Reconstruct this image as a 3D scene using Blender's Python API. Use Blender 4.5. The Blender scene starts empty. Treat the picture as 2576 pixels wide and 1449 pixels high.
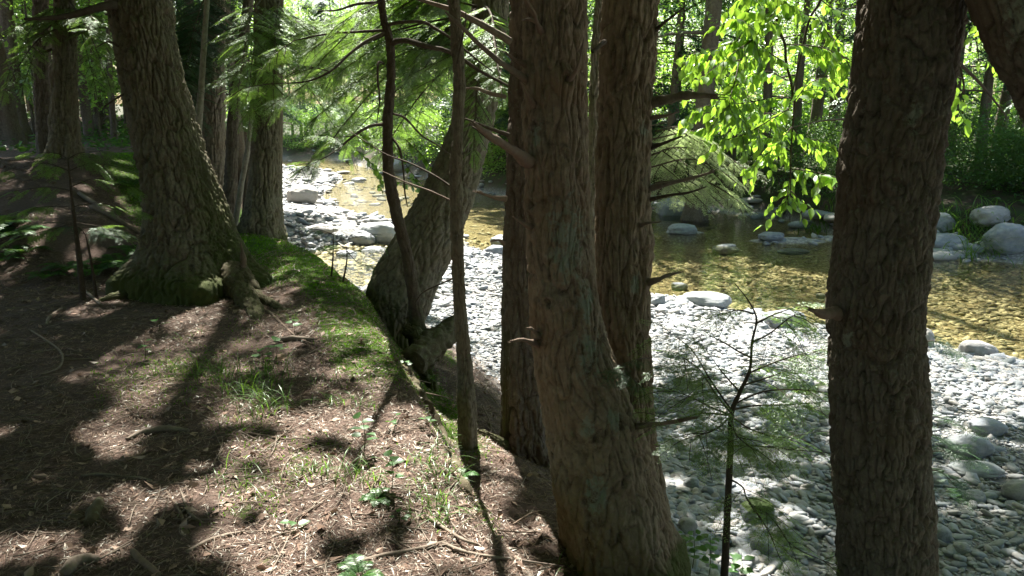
import bpy, math
import numpy as np
from math import radians, sin, cos, tan, pi
R_ = np.random.default_rng(7)
SC = bpy.context.scene
COL = SC.collection
# ------------------------------------------------------------------ camera
PITCH = radians(12.7); F = 1932.0; CU, CV = 1288.0, 724.5
CAM = np.array([0.0, 0.0, 1.6])
cam = bpy.data.cameras.new('camera'); co = bpy.data.objects.new('camera', cam); COL.objects.link(co)
co.location = CAM; co.rotation_euler = (pi/2 - PITCH, 0, 0)
cam.sensor_width = 36; cam.lens = 36*F/2576; cam.clip_start = 0.05; cam.clip_end = 2000
SC.camera = co
# ------------------------------------------------------------------ light
SUN_EL, SUN_AZ = radians(54), radians(-9)
SUN = np.array([sin(SUN_AZ)*cos(SUN_EL), cos(SUN_AZ)*cos(SUN_EL), sin(SUN_EL)])
w = bpy.data.worlds.new('World'); SC.world = w; w.use_nodes = True
nt = w.node_tree; bg = nt.nodes['Background']
sky = nt.nodes.new('ShaderNodeTexSky'); sky.sky_type = 'NISHITA'; sky.sun_disc = False
sky.sun_elevation = SUN_EL; sky.sun_rotation = SUN_AZ; sky.air_density = 1.3; sky.dust_density = 2.5; sky.ozone_density = 1.0
nt.links.new(sky.outputs[0], bg.inputs[0]); bg.inputs[1].default_value = 0.06
sl = bpy.data.lights.new('sun', 'SUN'); sl.energy = 5.0; sl.angle = radians(0.7); sl.color = (1.0, 0.95, 0.86)
so = bpy.data.objects.new('sun', sl); COL.objects.link(so)
from mathutils import Vector
so.rotation_euler = Vector(-SUN).to_track_quat('-Z', 'Y').to_euler()
SC.view_settings.view_transform = 'Standard'; SC.view_settings.look = 'None'
SC.view_settings.exposure = 2.4; SC.view_settings.gamma = 1
cy = SC.cycles
cy.max_bounces = 10; cy.diffuse_bounces = 5; cy.glossy_bounces = 3; cy.transmission_bounces = 5; cy.transparent_max_bounces = 8
cy.caustics_reflective = False; cy.caustics_refractive = False
cy.sample_clamp_indirect = 6; cy.use_denoising = True
# ------------------------------------------------------------------ image <-> world
FW = np.array([0, cos(PITCH), -sin(PITCH)]); UP = np.array([0, sin(PITCH), cos(PITCH)])
def ray(u, v):
    return FW + np.array([1.0, 0, 0])*((u-CU)/F) + UP*((CV-v)/F)
def P(u, v, Y):                                  # point seen at (u,v) at forward distance Y
    d = ray(u, v); return CAM + d*(Y/d[1])
def mpp(u, v, Y): return Y/ray(u, v)[1]/F        # metres per reference pixel there
def proj(p):
    q = p - CAM; z = q @ FW; z = np.where(z < 0.05, 0.05, z)
    return CU + F*q[..., 0]/z, CV - F*(q @ UP)/z, q @ FW
def PL(u, v, z):                                 # intersection with a level
    d = ray(u, v); return CAM + d*((z-CAM[2])/d[2])
def unit(a): return a/(np.linalg.norm(a, axis=-1, keepdims=True)+1e-9)
def ss(t): t = np.clip(t, 0, 1); return t*t*(3-2*t)
# ------------------------------------------------------------------ noise
def h3(i, j, k, s=0):
    n = (i.astype(np.int64)*73856093) ^ (j.astype(np.int64)*19349663) ^ (k.astype(np.int64)*83492791) ^ (s*2654435)
    n = (n ^ (n >> 13)) * 1274126177 & 0x7fffffff
    n = (n ^ (n >> 16)) * 668265263 & 0x7fffffff
    return (n & 0xffffff)/float(0xffffff)
def vn(x, y, z, s=0):
    x0, y0, z0 = np.floor(x), np.floor(y), np.floor(z)
    fx, fy, fz = x-x0, y-y0, z-z0
    fx = fx*fx*(3-2*fx); fy = fy*fy*(3-2*fy); fz = fz*fz*(3-2*fz)
    r = 0
    for a in (0, 1):
        for b in (0, 1):
            for c in (0, 1):
                r = r + h3(x0+a, y0+b, z0+c, s)*(fx if a else 1-fx)*(fy if b else 1-fy)*(fz if c else 1-fz)
    return r*2-1
def fbm(x, y, z, o=4, s=0):
    r = 0; a = .5
    for k in range(o):
        r = r + a*vn(x, y, z, s+k); x = x*2.03; y = y*2.03; z = z*2.03; a *= .5
    return r
# ------------------------------------------------------------------ terrain
WL = -1.62                                        # water level
def planpts(lst, z): return np.array([PL(u, v, z)[:2] for u, v in lst])
CREST = np.vstack([[[-60, 75], [-24, 50], [-11.5, 30], [-7.2, 18.5]],
    planpts([(575, 560), (660, 592), (760, 628), (850, 690), (925, 775), (985, 870), (1040, 960), (1105, 1100), (1190, 1262), (1300, 1400), (1400, 1560)], 0.0),
    [[0.6, 1.3], [1.5, 0.2], [3.2, -1.5], [12, -6], [60, -20]]])
WAT = planpts([(3300, 1020), (2800, 960), (2576, 915), (2440, 890), (2330, 868), (2250, 850), (2080, 835), (1950, 800), (1840, 785), (1730, 752), (1640, 748),
    (1480, 690), (1330, 655), (1240, 640), (1165, 615), (1120, 585), (1010, 562), (930, 545), (850, 520), (812, 497), (826, 474), (868, 452), (850, 434), (760, 424), (600, 417), (450, 411)], WL)
WFAR = planpts([(450, 398), (700, 402), (860, 405), (960, 432), (1060, 452), (1180, 480), (1300, 505), (1500, 520), (1640, 512), (1800, 535), (1980, 555), (2090, 590), (2330, 640), (2450, 655), (2576, 665), (2900, 700), (3300, 770)], WL)
WPOLY = np.vstack([WAT, WFAR])
POOL = planpts([(700, 620), (780, 640), (860, 618), (990, 600), (1060, 640), (1040, 720), (980, 790), (900, 760), (860, 740), (800, 700)], WL)
ISL = [(PL(1990, 606, WL), 1.35, .62), (PL(1720, 585, WL), .75, .35), (PL(2110, 600, WL), .9, .6), (PL(1560, 575, WL), .9, .4), (PL(1600, 585, WL), .5, .25)]
def pdist(x, y, poly, closed):
    n = len(poly); best = np.full(x.shape, 1e9); side = np.ones(x.shape)
    for i in range(n if closed else n-1):
        a = poly[i]; b = poly[(i+1) % n]; d = b-a; L2 = d@d
        t = np.clip(((x-a[0])*d[0]+(y-a[1])*d[1])/L2, 0, 1)
        dx = x-(a[0]+t*d[0]); dy = y-(a[1]+t*d[1]); dd = dx*dx+dy*dy
        m = dd < best; best = np.where(m, dd, best)
        cr = d[0]*dy - d[1]*dx
        side = np.where(m, np.sign(cr), side)
    return np.sqrt(best), side
def inpoly(x, y, poly):
    r = np.zeros(x.shape, bool); n = len(poly)
    for i in range(n):
        a = poly[i]; b = poly[(i+1) % n]
        if a[1] == b[1]: continue
        c = ((a[1] > y) != (b[1] > y)) & (x < (b[0]-a[0])*(y-a[1])/(b[1]-a[1])+a[0])
        r ^= c
    return r
XF = np.concatenate([[-60, -30], WFAR[:, 0], [40, 80]]); YF = np.concatenate([[82, 62], WFAR[:, 1], [16, 10]])
XFo = np.argsort(XF); XF = XF[XFo]; YF = YF[XFo]
def fields(x, y):
    dc, side = pdist(x, y, CREST, False)
    dc = dc*np.where(side >= 0, 1, -1)           # positive on the river side
    dw, _ = pdist(x, y, WPOLY, True); dw = np.where(inpoly(x, y, WPOLY), -dw, dw)
    dp, _ = pdist(x, y, POOL, True); dp = np.where(inpoly(x, y, POOL), -dp, dp)
    far = y - np.interp(x, XF, YF)
    return dc, dw, dp, far
def height(x, y, micro=True):
    x = np.asarray(x, float); y = np.asarray(y, float); sh = x.shape; x = x.ravel(); y = y.ravel()
    dc, dw, dp, far = fields(x, y)
    dc = dc + 0.10*fbm(x*1.3, y*1.3, 0*x, 2, 5)
    b = 1.0*ss((-x-3.6)/2.6)*ss((y-6.6)/4.2) + 0.5*ss((y-16)/20)*ss((-x-6)/8) - 0.10*ss((2.2-y)/2) - .18*ss((x-.2)/1.)*ss((4-y)/2)
    b = b + 0.10*np.exp(-((dc+.35)/.45)**2)*ss((y-4)/1.5)*ss((11-y)/2)
    b = b + 0.30*np.exp(-((x+4.7)/.9)**2-((y-8.6)/.7)**2)
    zr = WL + np.where(dw > 0, .52*(1-np.exp(-dw/2.4)), -.28*(1-np.exp(dw/2.0)))
    zr = np.minimum(zr, WL + np.where(dp > 0, .9*(1-np.exp(-dp/1.0)), -.14*(1-np.exp(dp/.5))))
    for c, a, bb in ISL:
        q = ((x-c[0])/a)**2+((y-c[1])/bb)**2
        zr = np.maximum(zr, WL+.07-.35*q*.35)
    fb = WL + .75*ss(far/2.2) + .55*ss((far-1)/5) + .02*np.maximum(far, 0)+ .10*fbm(x*.5, y*.5, 0*x, 3, 9)*ss(far/1.5)
    zr = np.where(far > 0, np.maximum(fb, zr*0+WL-.1), zr)
    k = .42; S = k*ss((dc+.06)/np.where(y < 4.6, .36, .42))+(1-k)*ss((dc-.12)/1.85)
    z = b*(1-S)+zr*S
    if micro:
        z = z + .11*fbm(x*3.1, y*3.1, 0*x, 3, 33)*ss((dc-.05)/.2)*ss((1.6-dc)/.6) + .035*fbm(x*1.6, y*1.6, 0*x, 4, 3)*(1-S) + .03*fbm(x*1.1, y*1.1, 0*x, 3, 11)*S + .012*fbm(x*9, y*9, 0*x, 3, 21)
    return z.reshape(sh)
def H(x, y): return float(height(np.array([x]), np.array([y]))[0])
def G(u, v, tmax=90):                            # ground point seen at (u,v)
    d = ray(u, v); t = np.geomspace(1.0, tmax, 500); p = CAM+d*t[:, None]
    hh = height(p[:, 0], p[:, 1]); m = np.where(p[:, 2] < hh)[0]
    i = m[0] if len(m) else 499
    lo = t[max(i-1, 0)]; hi = t[i]; tt = np.linspace(lo, hi, 20); p = CAM+d*tt[:, None]
    m = np.where(p[:, 2] < height(p[:, 0], p[:, 1]))[0]
    q = p[m[0] if len(m) else 19].copy(); q[2] = H(q[0], q[1]); return q
# ------------------------------------------------------------------ mesh building
class Soup:
    def __init__(s): s.v = []; s.f = []; s.n = 0; s.a = {}
    def add(s, V, Fc, **attr):
        V = np.asarray(V, float).reshape(-1, 3); Fc = np.asarray(Fc, np.int64)
        s.v.append(V); s.f.append(Fc+s.n); s.n += len(V)
        for k, val in attr.items():
            s.a.setdefault(k, []).append((s.n-len(V), np.broadcast_to(np.asarray(val, float), (len(V),))))
    def mesh(s, name, mat, smooth=True):
        me = bpy.data.meshes.new(name); V = np.vstack(s.v)
        me.vertices.add(len(V)); me.vertices.foreach_set('co', V.astype(np.float32).ravel())
        li = np.concatenate([f.ravel() for f in s.f]); tot = np.concatenate([np.full(len(f), f.shape[1]) for f in s.f])
        st = np.concatenate([[0], np.cumsum(tot)[:-1]])
        me.loops.add(len(li)); me.loops.foreach_set('vertex_index', li.astype(np.int32))
        me.polygons.add(len(tot)); me.polygons.foreach_set('loop_start', st.astype(np.int32))
        me.polygons.foreach_set('use_smooth', np.full(len(tot), smooth))
        for k, lst in s.a.items():
            A = np.zeros(len(V), np.float32)
            for o, val in lst: A[o:o+len(val)] = val
            me.attributes.new(k, 'FLOAT', 'POINT').data.foreach_set('value', A)
        me.update(calc_edges=True)
        if isinstance(mat, (list, tuple)):
            for m in mat: me.materials.append(m)
        else: me.materials.append(mat)
        return me
    def obj(s, name, mat, parent=None, smooth=True):
        me = s.mesh(name, mat, smooth); o = bpy.data.objects.new(name, me); COL.objects.link(o)
        if parent is not None: o.parent = parent; o.matrix_parent_inverse = parent.matrix_world.inverted() if False else o.matrix_parent_inverse; shift(o, parent)
        return o
def shift(o, parent):                            # mesh was made in world space: move it into the parent's space
    l = parent.location
    M = np.empty(len(o.data.vertices)*3, np.float32); o.data.vertices.foreach_get('co', M)
    M = M.reshape(-1, 3) - np.array(l, np.float32); o.data.vertices.foreach_set('co', M.ravel()); o.data.update()
def tag(o, label=None, cat=None, group=None, kind=None):
    if label: o['label'] = label
    if cat: o['category'] = cat
    if group: o['group'] = group
    if kind: o['kind'] = kind
    return o
def thing(name, loc, label, cat, group=None):
    o = bpy.data.objects.new(name, None); o.empty_display_size = .2; COL.objects.link(o); o.location = [float(c) for c in loc]
    return tag(o, label, cat, group)
def recenter(o):                                 # put a lone mesh's origin at its own base
    n = len(o.data.vertices); M = np.empty(n*3, np.float32); o.data.vertices.foreach_get('co', M); M = M.reshape(-1, 3)
    c = np.array([M[:, 0].mean(), M[:, 1].mean(), M[:, 2].min()], np.float32)
    o.data.vertices.foreach_set('co', (M-c).ravel()); o.location = [float(q) for q in c]; o.data.update(); return o
def catmull(K, n):
    K = np.asarray(K, float); m = len(K)
    if m == 2: t = np.linspace(0, 1, n)[:, None]; return K[0]*(1-t)+K[1]*t
    A = np.vstack([2*K[0]-K[1], K, 2*K[-1]-K[-2]]); T = np.linspace(0, m-1-1e-9, n); i = T.astype(int); t = (T-i)[:, None]
    p0, p1, p2, p3 = A[i], A[i+1], A[i+2], A[i+3]
    return .5*((2*p1)+(-p0+p2)*t+(2*p0-5*p1+4*p2-p3)*t*t+(-p0+3*p1-3*p2+p3)*t**3)
def frames(C):
    T = np.gradient(C, axis=0); T /= np.linalg.norm(T, axis=1)[:, None]+1e-12
    ref = np.array([0, 1.0, 0]) if abs(T[:, 2].mean()) > .6 else np.array([0, 0, 1.0])
    if abs((T@ref)).max() > .98: ref = np.array([1.0, .3, .2]); ref /= np.linalg.norm(ref)
    e1 = np.cross(ref, T); e1 /= np.linalg.norm(e1, axis=1)[:, None]+1e-12; e2 = np.cross(T, e1)
    return T, e1, e2
def gridfaces(n, m, wrap=True):                  # n rings of m
    i = np.arange(n-1)[:, None]; j = np.arange(m if wrap else m-1)[None]
    a = i*m+j; b = i*m+(j+1) % m; c = (i+1)*m+(j+1) % m; d = (i+1)*m+j
    return np.stack([a, b, c, d], -1).reshape(-1, 4)
def tube(sp, K, r, seg=8, n=None, rough=0.0, s=0, **attr):
    n = n or max(4, 3*len(K)); C = catmull(K, n); rr = np.interp(np.linspace(0, 1, n), np.linspace(0, 1, len(r)), r)
    T, e1, e2 = frames(C); th = np.arange(seg)*2*pi/seg
    Rr = rr[:, None]*np.ones(seg)
    ring = C[:, None]+Rr[..., None]*(np.cos(th)[None, :, None]*e1[:, None]+np.sin(th)[None, :, None]*e2[:, None])
    if rough:
        nz = fbm(ring[..., 0]*25+s, ring[..., 1]*25, ring[..., 2]*25, 2, 31)
        ring = C[:, None]+(ring-C[:, None])*(1+rough*nz[..., None]*2)
    V = ring.reshape(-1, 3); sp.add(np.vstack([V, C[0], C[-1]]), gridfaces(n, seg), **attr)
    b = sp.n-2-len(V); k = np.arange(seg)
    sp.f.append(np.stack([b+(k+1) % seg, b+k, np.full(seg, sp.n-2)], -1)); e = b+(n-1)*seg
    sp.f.append(np.stack([e+k, e+(k+1) % seg, np.full(seg, sp.n-1)], -1))
# ------------------------------------------------------------------ materials
def newmat(name):
    m = bpy.data.materials.new(name); m.use_nodes = True; t = m.node_tree; t.nodes.clear()
    return m, t, t.nodes.new('ShaderNodeOutputMaterial')
def N(t, typ, **kw):
    n = t.nodes.new(typ)
    for k, v in kw.items():
        if k.startswith('i_'):
            n.inputs[int(k[2:])].default_value = v
        else: setattr(n, k, v)
    return n
def noise(t, scale, detail=4, rough=.6, vec=None, dist=0):
    n = N(t, 'ShaderNodeTexNoise'); n.inputs['Scale'].default_value = scale; n.inputs['Detail'].default_value = detail
    n.inputs['Roughness'].default_value = rough; n.inputs['Distortion'].default_value = dist
    if vec is not None: t.links.new(vec, n.inputs['Vector'])
    return n.outputs['Fac']
def mix(t, fac, a, b):
    n = N(t, 'ShaderNodeMix', data_type='RGBA')
    for s, v in ((n.inputs[0], fac), (n.inputs[6], a), (n.inputs[7], b)):
        if isinstance(v, (int, float)): s.default_value = v
        elif isinstance(v, tuple): s.default_value = (*v, 1) if len(v) == 3 else v
        else: t.links.new(v, s)
    return n.outputs[2]
def mr(t, v, a, b, c=0., d=1.):
    n = N(t, 'ShaderNodeMapRange'); t.links.new(v, n.inputs[0])
    for i, x in enumerate((a, b, c, d)): n.inputs[i+1].default_value = x
    return n.outputs[0]
def math_(t, op, a, b=0.):
    n = N(t, 'ShaderNodeMath', operation=op)
    for s, v in ((n.inputs[0], a), (n.inputs[1], b)):
        if isinstance(v, (int, float)): s.default_value = v
        else: t.links.new(v, s)
    return n.outputs[0]
def attr(t, name): return N(t, 'ShaderNodeAttribute', attribute_name=name).outputs['Fac']
def princ(t, out, color, rough=.8, bump=None, bstr=.5, bdist=.01, spec=.3):
    p = N(t, 'ShaderNodeBsdfPrincipled')
    if isinstance(color, tuple): p.inputs['Base Color'].default_value = (*color, 1)
    else: t.links.new(color, p.inputs['Base Color'])
    if isinstance(rough, (int, float)): p.inputs['Roughness'].default_value = rough
    else: t.links.new(rough, p.inputs['Roughness'])
    p.inputs['Specular IOR Level'].default_value = spec
    if bump is not None:
        b = N(t, 'ShaderNodeBump'); b.inputs['Strength'].default_value = bstr; b.inputs['Distance'].default_value = bdist
        t.links.new(bump, b.inputs['Height']); t.links.new(b.outputs[0], p.inputs['Normal'])
    t.links.new(p.outputs[0], out.inputs[0]); return p
def leafmat(name, dif, trn, var=.5, fac=.5, gloss=.06):
    m, t, out = newmat(name)
    tint = attr(t, 'tint')
    oi = N(t, 'ShaderNodeObjectInfo').outputs['Random']
    k = math_(t, 'ADD', math_(t, 'MULTIPLY', tint, .75), math_(t, 'MULTIPLY', oi, .25))
    lo = tuple(c*(1-var) for c in dif); hi = tuple(c*(1+var) for c in dif)
    lt = tuple(c*(1-var) for c in trn); ht = tuple(c*(1+var) for c in trn)
    D = N(t, 'ShaderNodeBsdfDiffuse'); T = N(t, 'ShaderNodeBsdfTranslucent')
    t.links.new(mix(t, k, lo, hi), D.inputs[0]); t.links.new(mix(t, k, lt, ht), T.inputs[0])
    M = N(t, 'ShaderNodeMixShader'); M.inputs[0].default_value = fac
    t.links.new(D.outputs[0], M.inputs[1]); t.links.new(T.outputs[0], M.inputs[2])
    g = N(t, 'ShaderNodeBsdfGlossy'); g.inputs['Roughness'].default_value = .38; g.inputs[0].default_value = (.9, 1, .9, 1)
    M2 = N(t, 'ShaderNodeMixShader'); M2.inputs[0].default_value = gloss
    t.links.new(M.outputs[0], M2.inputs[1]); t.links.new(g.outputs[0], M2.inputs[2])
    t.links.new(M2.outputs[0], out.inputs[0]); return m
def barkmat(name, ridge, groove, lichen=(.20, .22, .17), moss=(.045, .062, .012), lich=.5):
    m, t, out = newmat(name)
    f = attr(t, 'furrow'); ms = attr(t, 'moss'); lc = attr(t, 'lichen')
    geo = N(t, 'ShaderNodeTexCoord').outputs['Object']
    n1 = noise(t, 22, 6, .7, geo); n2 = noise(t, 3.2, 4, .6, geo); n3 = noise(t, 110, 4, .7, geo)
    c = mix(t, f, ridge, groove)
    c = mix(t, mr(t, n1, .3, .75), c, tuple(x*1.75 for x in ridge))
    c = mix(t, mr(t, n2, .45, .7, 0, .55), c, (ridge[0]*1.0, ridge[1]*.80, ridge[2]*.64))
    c = mix(t, math_(t, 'MULTIPLY', mr(t, noise(t, 45, 3, .6, geo), .60, .68), lich), c, lichen)
    c = mix(t, math_(t, 'MULTIPLY', mr(t, math_(t, 'ADD', n1, math_(t, 'MULTIPLY', lc, .35)), .62, .74), math_(t, 'MINIMUM', math_(t, 'MULTIPLY', lc, 3.), .9)), c, lichen)
    c = mix(t, math_(t, 'MULTIPLY', mr(t, math_(t, 'ADD', ms, math_(t, 'MULTIPLY', n1, .9)), .75, 1.15), .9), c, moss)
    princ(t, out, c, .85, math_(t, 'ADD', math_(t, 'MULTIPLY', n1, .5), n3), .9, .006, .15); return m
BARK = barkmat('hemlock_bark', (.128, .114, .084), (.026, .021, .014))
BARKA = barkmat('warm_brown_bark', (.165, .129, .092), (.024, .017, .011), lich=.35)
BARKR = barkmat('flaky_red_brown_bark', (.100, .086, .066), (.018, .014, .010), lich=.3)
BARKG = barkmat('grey_bark', (.15, .125, .098), (.04, .03, .022))
BARKD = barkmat('dark_bark', (.105, .088, .070), (.030, .023, .018))
BARKM = barkmat('mossy_root_bark', (.075, .066, .042), (.03, .028, .015), moss=(.05, .075, .012))
BIRCH = barkmat('pale_spotted_bark', (.20, .19, .16), (.10, .09, .07), lich=.9)
TWIG = barkmat('twig_bark', (.06, .048, .036), (.04, .03, .022), lich=.3)
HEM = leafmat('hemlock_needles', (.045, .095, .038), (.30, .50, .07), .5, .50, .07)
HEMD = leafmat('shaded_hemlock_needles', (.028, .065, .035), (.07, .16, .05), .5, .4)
BEECH = leafmat('beech_leaves', (.09, .19, .03), (.34, .58, .05), .5, .58, .08)
MAPLE = leafmat('broad_leaves', (.08, .17, .045), (.31, .54, .055), .5, .55, .08)
FORB = leafmat('ground_leaves', (.045, .11, .03), (.12, .24, .03), .45, .4, .03)
GRASS = leafmat('grass_blades', (.055, .115, .02), (.16, .30, .03), .45, .45, .03)
MOSSG = leafmat('moss_tufts', (.095, .21, .015), (.18, .38, .02), .45, .35, .0)
DEAD = leafmat('dead_leaves', (.255, .175, .135), (.09, .05, .03), .75, .12, .04)
def make_ground_mat():
    m, t, out = newmat('forest_floor_and_gravel')
    g = attr(t, 'gravel'); ms = attr(t, 'moss'); dp = attr(t, 'depth'); fb = attr(t, 'farbank')
    pos = N(t, 'ShaderNodeNewGeometry').outputs['Position']
    n1 = noise(t, 40, 8, .75, pos); n2 = noise(t, 2.2, 5, .6, pos); n3 = noise(t, 160, 4, .7, pos)
    soil = mix(t, mr(t, n1, .3, .7), (.048, .031, .024), (.21, .145, .115))
    soil = mix(t, mr(t, n2, .40, .65, 0, .7), soil, (.08, .058, .047))
    soil = mix(t, mr(t, math_(t, 'ADD', ms, math_(t, 'MULTIPLY', math_(t, 'SUBTRACT', math_(t, 'ADD', n1, noise(t, 6, 4, .6, pos)), 1.), 1.1)), .42, .66), soil, mix(t, mr(t, n3, .3, .7), (.03, .06, .006), (.075, .145, .012)))
    v = N(t, 'ShaderNodeTexVoronoi'); v.inputs['Scale'].default_value = 14; t.links.new(pos, v.inputs['Vector'])
    hs = N(t, 'ShaderNodeSeparateColor'); t.links.new(v.outputs['Color'], hs.inputs[0])
    st = mix(t, hs.outputs[0], (.20, .205, .21), (.40, .39, .37))
    st = mix(t, mr(t, v.outputs['Distance'], .25, .6, 0, .5), st, (.12, .12, .12))
    bed = mix(t, hs.outputs[1], (.21, .18, .10), (.36, .32, .20))
    bed = mix(t, mr(t, v.outputs['Distance'], .3, .6, 0, .6), bed, (.08, .05, .012))
    st = mix(t, dp, st, bed)
    c = mix(t, g, soil, st)
    c = mix(t, fb, c, mix(t, mr(t, n2, .4, .6), (.05, .035, .028), (.035, .055, .018)))
    hb = math_(t, 'ADD', math_(t, 'MULTIPLY', n1, .6), math_(t, 'MULTIPLY', n3, .4))
    hb = math_(t, 'SUBTRACT', hb, math_(t, 'MULTIPLY', g, v.outputs['Distance']))
    princ(t, out, c, .9, hb, .9, .025, .2); return m
def make_rock_mat():
    m, t, out = newmat('river_stone')
    oi = N(t, 'ShaderNodeObjectInfo').outputs['Random']; a = attr(t, 'tint')
    k = math_(t, 'FRACT', math_(t, 'ADD', oi, a)); pos = N(t, 'ShaderNodeTexCoord').outputs['Object']
    ramp = N(t, 'ShaderNodeValToRGB'); r = ramp.color_ramp; r.interpolation = 'LINEAR'
    cols = [(0, (.095, .115, .14)), (.2, (.19, .215, .255)), (.4, (.14, .165, .175)), (.55, (.27, .29, .31)), (.72, (.215, .205, .20)), (.85, (.32, .30, .275)), (1, (.12, .15, .20))]
    r.elements[0].position = 0; r.elements[0].color = (*cols[0][1], 1); r.elements[1].position = 1; r.elements[1].color = (*cols[-1][1], 1)
    for p_, c_ in cols[1:-1]: e = r.elements.new(p_); e.color = (*c_, 1)
    t.links.new(k, ramp.inputs[0])
    n1 = noise(t, 9, 6, .65, pos); n2 = noise(t, 60, 4, .7, pos)
    c = mix(t, mr(t, n1, .35, .7, 0, .5), ramp.outputs[0], (.40, .40, .38))
    c = mix(t, mr(t, n2, .55, .7, 0, .4), c, (.10, .10, .10))
    wet = attr(t, 'wet')
    bed = mix(t, k, (.20, .175, .095), (.38, .34, .21))
    c = mix(t, wet, c, bed)
    c = mix(t, mr(t, math_(t, 'ADD', attr(t, 'moss'), math_(t, 'MULTIPLY', n1, .5)), .7, .85), c, (.06, .10, .015))
    princ(t, out, c, mr(t, n1, .3, .7, .55, .85), n2, .5, .01, .35); return m
def make_water_mat():
    m, t, out = newmat('clear_stream_water')
    pos = N(t, 'ShaderNodeNewGeometry').outputs['Position']
    mp = N(t, 'ShaderNodeMapping'); mp.inputs['Scale'].default_value = (1.0, 2.2, 1); t.links.new(pos, mp.inputs[0])
    h = math_(t, 'ADD', math_(t, 'MULTIPLY', noise(t, 2.2, 3, .5, mp.outputs[0], .6), 1.), math_(t, 'MULTIPLY', noise(t, 14, 3, .55, mp.outputs[0], .4), attr(t, 'riffle')))
    b = N(t, 'ShaderNodeBump'); b.inputs['Strength'].default_value = .35; b.inputs['Distance'].default_value = .035; t.links.new(h, b.inputs['Height'])
    fr = N(t, 'ShaderNodeFresnel'); fr.inputs[0].default_value = 1.333; t.links.new(b.outputs[0], fr.inputs['Normal'])
    tr = N(t, 'ShaderNodeBsdfTransparent'); tr.inputs[0].default_value = (.95, .94, .80, 1)
    gl = N(t, 'ShaderNodeBsdfGlossy'); gl.inputs['Roughness'].default_value = .035; t.links.new(b.outputs[0], gl.inputs['Normal'])
    M = N(t, 'ShaderNodeMixShader'); t.links.new(fr.outputs[0], M.inputs[0]); t.links.new(tr.outputs[0], M.inputs[1]); t.links.new(gl.outputs[0], M.inputs[2])
    t.links.new(M.outputs[0], out.inputs[0]); return m
GROUND = make_ground_mat(); ROCK = make_rock_mat(); WATERM = make_water_mat()
mm, tt_, oo = newmat('dead_wood'); _p = N(tt_, 'ShaderNodeTexCoord').outputs['Object']
princ(tt_, oo, mix(tt_, noise(tt_, 30, 5, .7, _p), (.085, .06, .045), (.24, .18, .135)), .85, noise(tt_, 80, 4, .7, _p), .6, .004, .2); WOOD = mm
mm, tt_, oo = newmat('grey_fallen_wood'); _p = N(tt_, 'ShaderNodeTexCoord').outputs['Object']
princ(tt_, oo, mix(tt_, noise(tt_, 25, 5, .7, _p), (.09, .07, .055), (.30, .25, .20)), .9, noise(tt_, 80, 4, .7, _p), .6, .004, .15); STICK = mm
# ------------------------------------------------------------------ ground sheet
def mossf(xx, yy, dc):
    near = 1.1*np.exp(-(np.maximum(0, np.abs(dc-.02)-.34)/.16)**2)*ss((yy-3.9)/1.2)*ss((16-yy)/3)
    patch = ss((fbm(xx*.9, yy*.9, 0*xx, 3, 77)+.08)/.3)*.6*ss((dc+1.6)/1.2)*ss((-dc+.4)/.5)
    slope = 1.1*ss((yy-6.6)/.8)*ss((dc+1.9)/.7)*(1-ss((dc-.9)/.3))*ss((14-yy)/2)
    lip = np.exp(-((dc-.12)/.13)**2)*ss((yy-2.3)/.4)*ss((5.5-yy)/1.)*.75
    deep = np.exp(-((xx+2.2)/.8)**2-((yy-4.6)/.8)**2)*.45
    return np.clip(np.maximum.reduce([near, patch, slope, lip, deep]), 0, 1)
def build_ground():
    th = np.concatenate([np.linspace(-180, -44, 46)[:-1], np.linspace(-44, 44, 620), np.linspace(44, 180, 46)[1:-1]])
    th = np.radians(th); r = np.concatenate([[.02, .4, .8], np.geomspace(1.2, 34, 620), np.geomspace(35.5, 600, 60)])
    T, Rr = np.meshgrid(th, r); x = Rr*np.sin(T); y = Rr*np.cos(T)
    z = height(x, y); m = len(th)
    dc, dw, dp, far = fields(x.ravel(), y.ravel())
    S = ss((dc-.85)/.8)*(1-ss((far-.2)/1.2))
    dep = 1-ss((z.ravel()-(WL-.02))/.05)
    xx, yy = x.ravel(), y.ravel()
    moss = mossf(xx, yy, dc)
    s = Soup(); s.add(np.stack([x, y, z], -1), gridfaces(len(r), m)[:, ::-1], gravel=S, moss=moss, depth=dep, farbank=ss((far-.3)/1.)*ss(dc-.5))
    o = s.obj('ground', GROUND); tag(o, 'forest floor bank of needles and moss dropping to a gravel river bed', 'ground', kind='structure')
build_ground()
def build_water():
    s = Soup()
    for poly, grow in ((WPOLY, 0), (POOL, 0)):
        x0, y0 = poly.min(0)-1.2; x1, y1 = poly.max(0)+1.2
        nx, ny = (150, 150) if len(poly) > 20 else (30, 30)
        gx, gy = np.meshgrid(np.linspace(x0, x1, nx), np.linspace(y0, y1, ny))
        d, _ = pdist(gx.ravel(), gy.ravel(), poly, True); ins = inpoly(gx.ravel(), gy.ravel(), poly) | (d < 1.1)
        fc = gridfaces(ny, nx, False); fc = fc[ins[fc].all(1)]
        V = np.stack([gx.ravel(), gy.ravel(), np.full(gx.size, WL if grow == 0 else WL)], -1)
        rf = .16+.5*ss((-V[:, 0]+3)/4)*ss((V[:, 1]-6)/3)+2.6*ss((-V[:, 0]-2)/4)*ss((V[:, 1]-19)/8)
        s.add(V, fc, riffle=rf)
    o = s.obj('water', WATERM); tag(o, 'clear shallow amber stream', 'water', kind='structure')
build_water()
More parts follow.
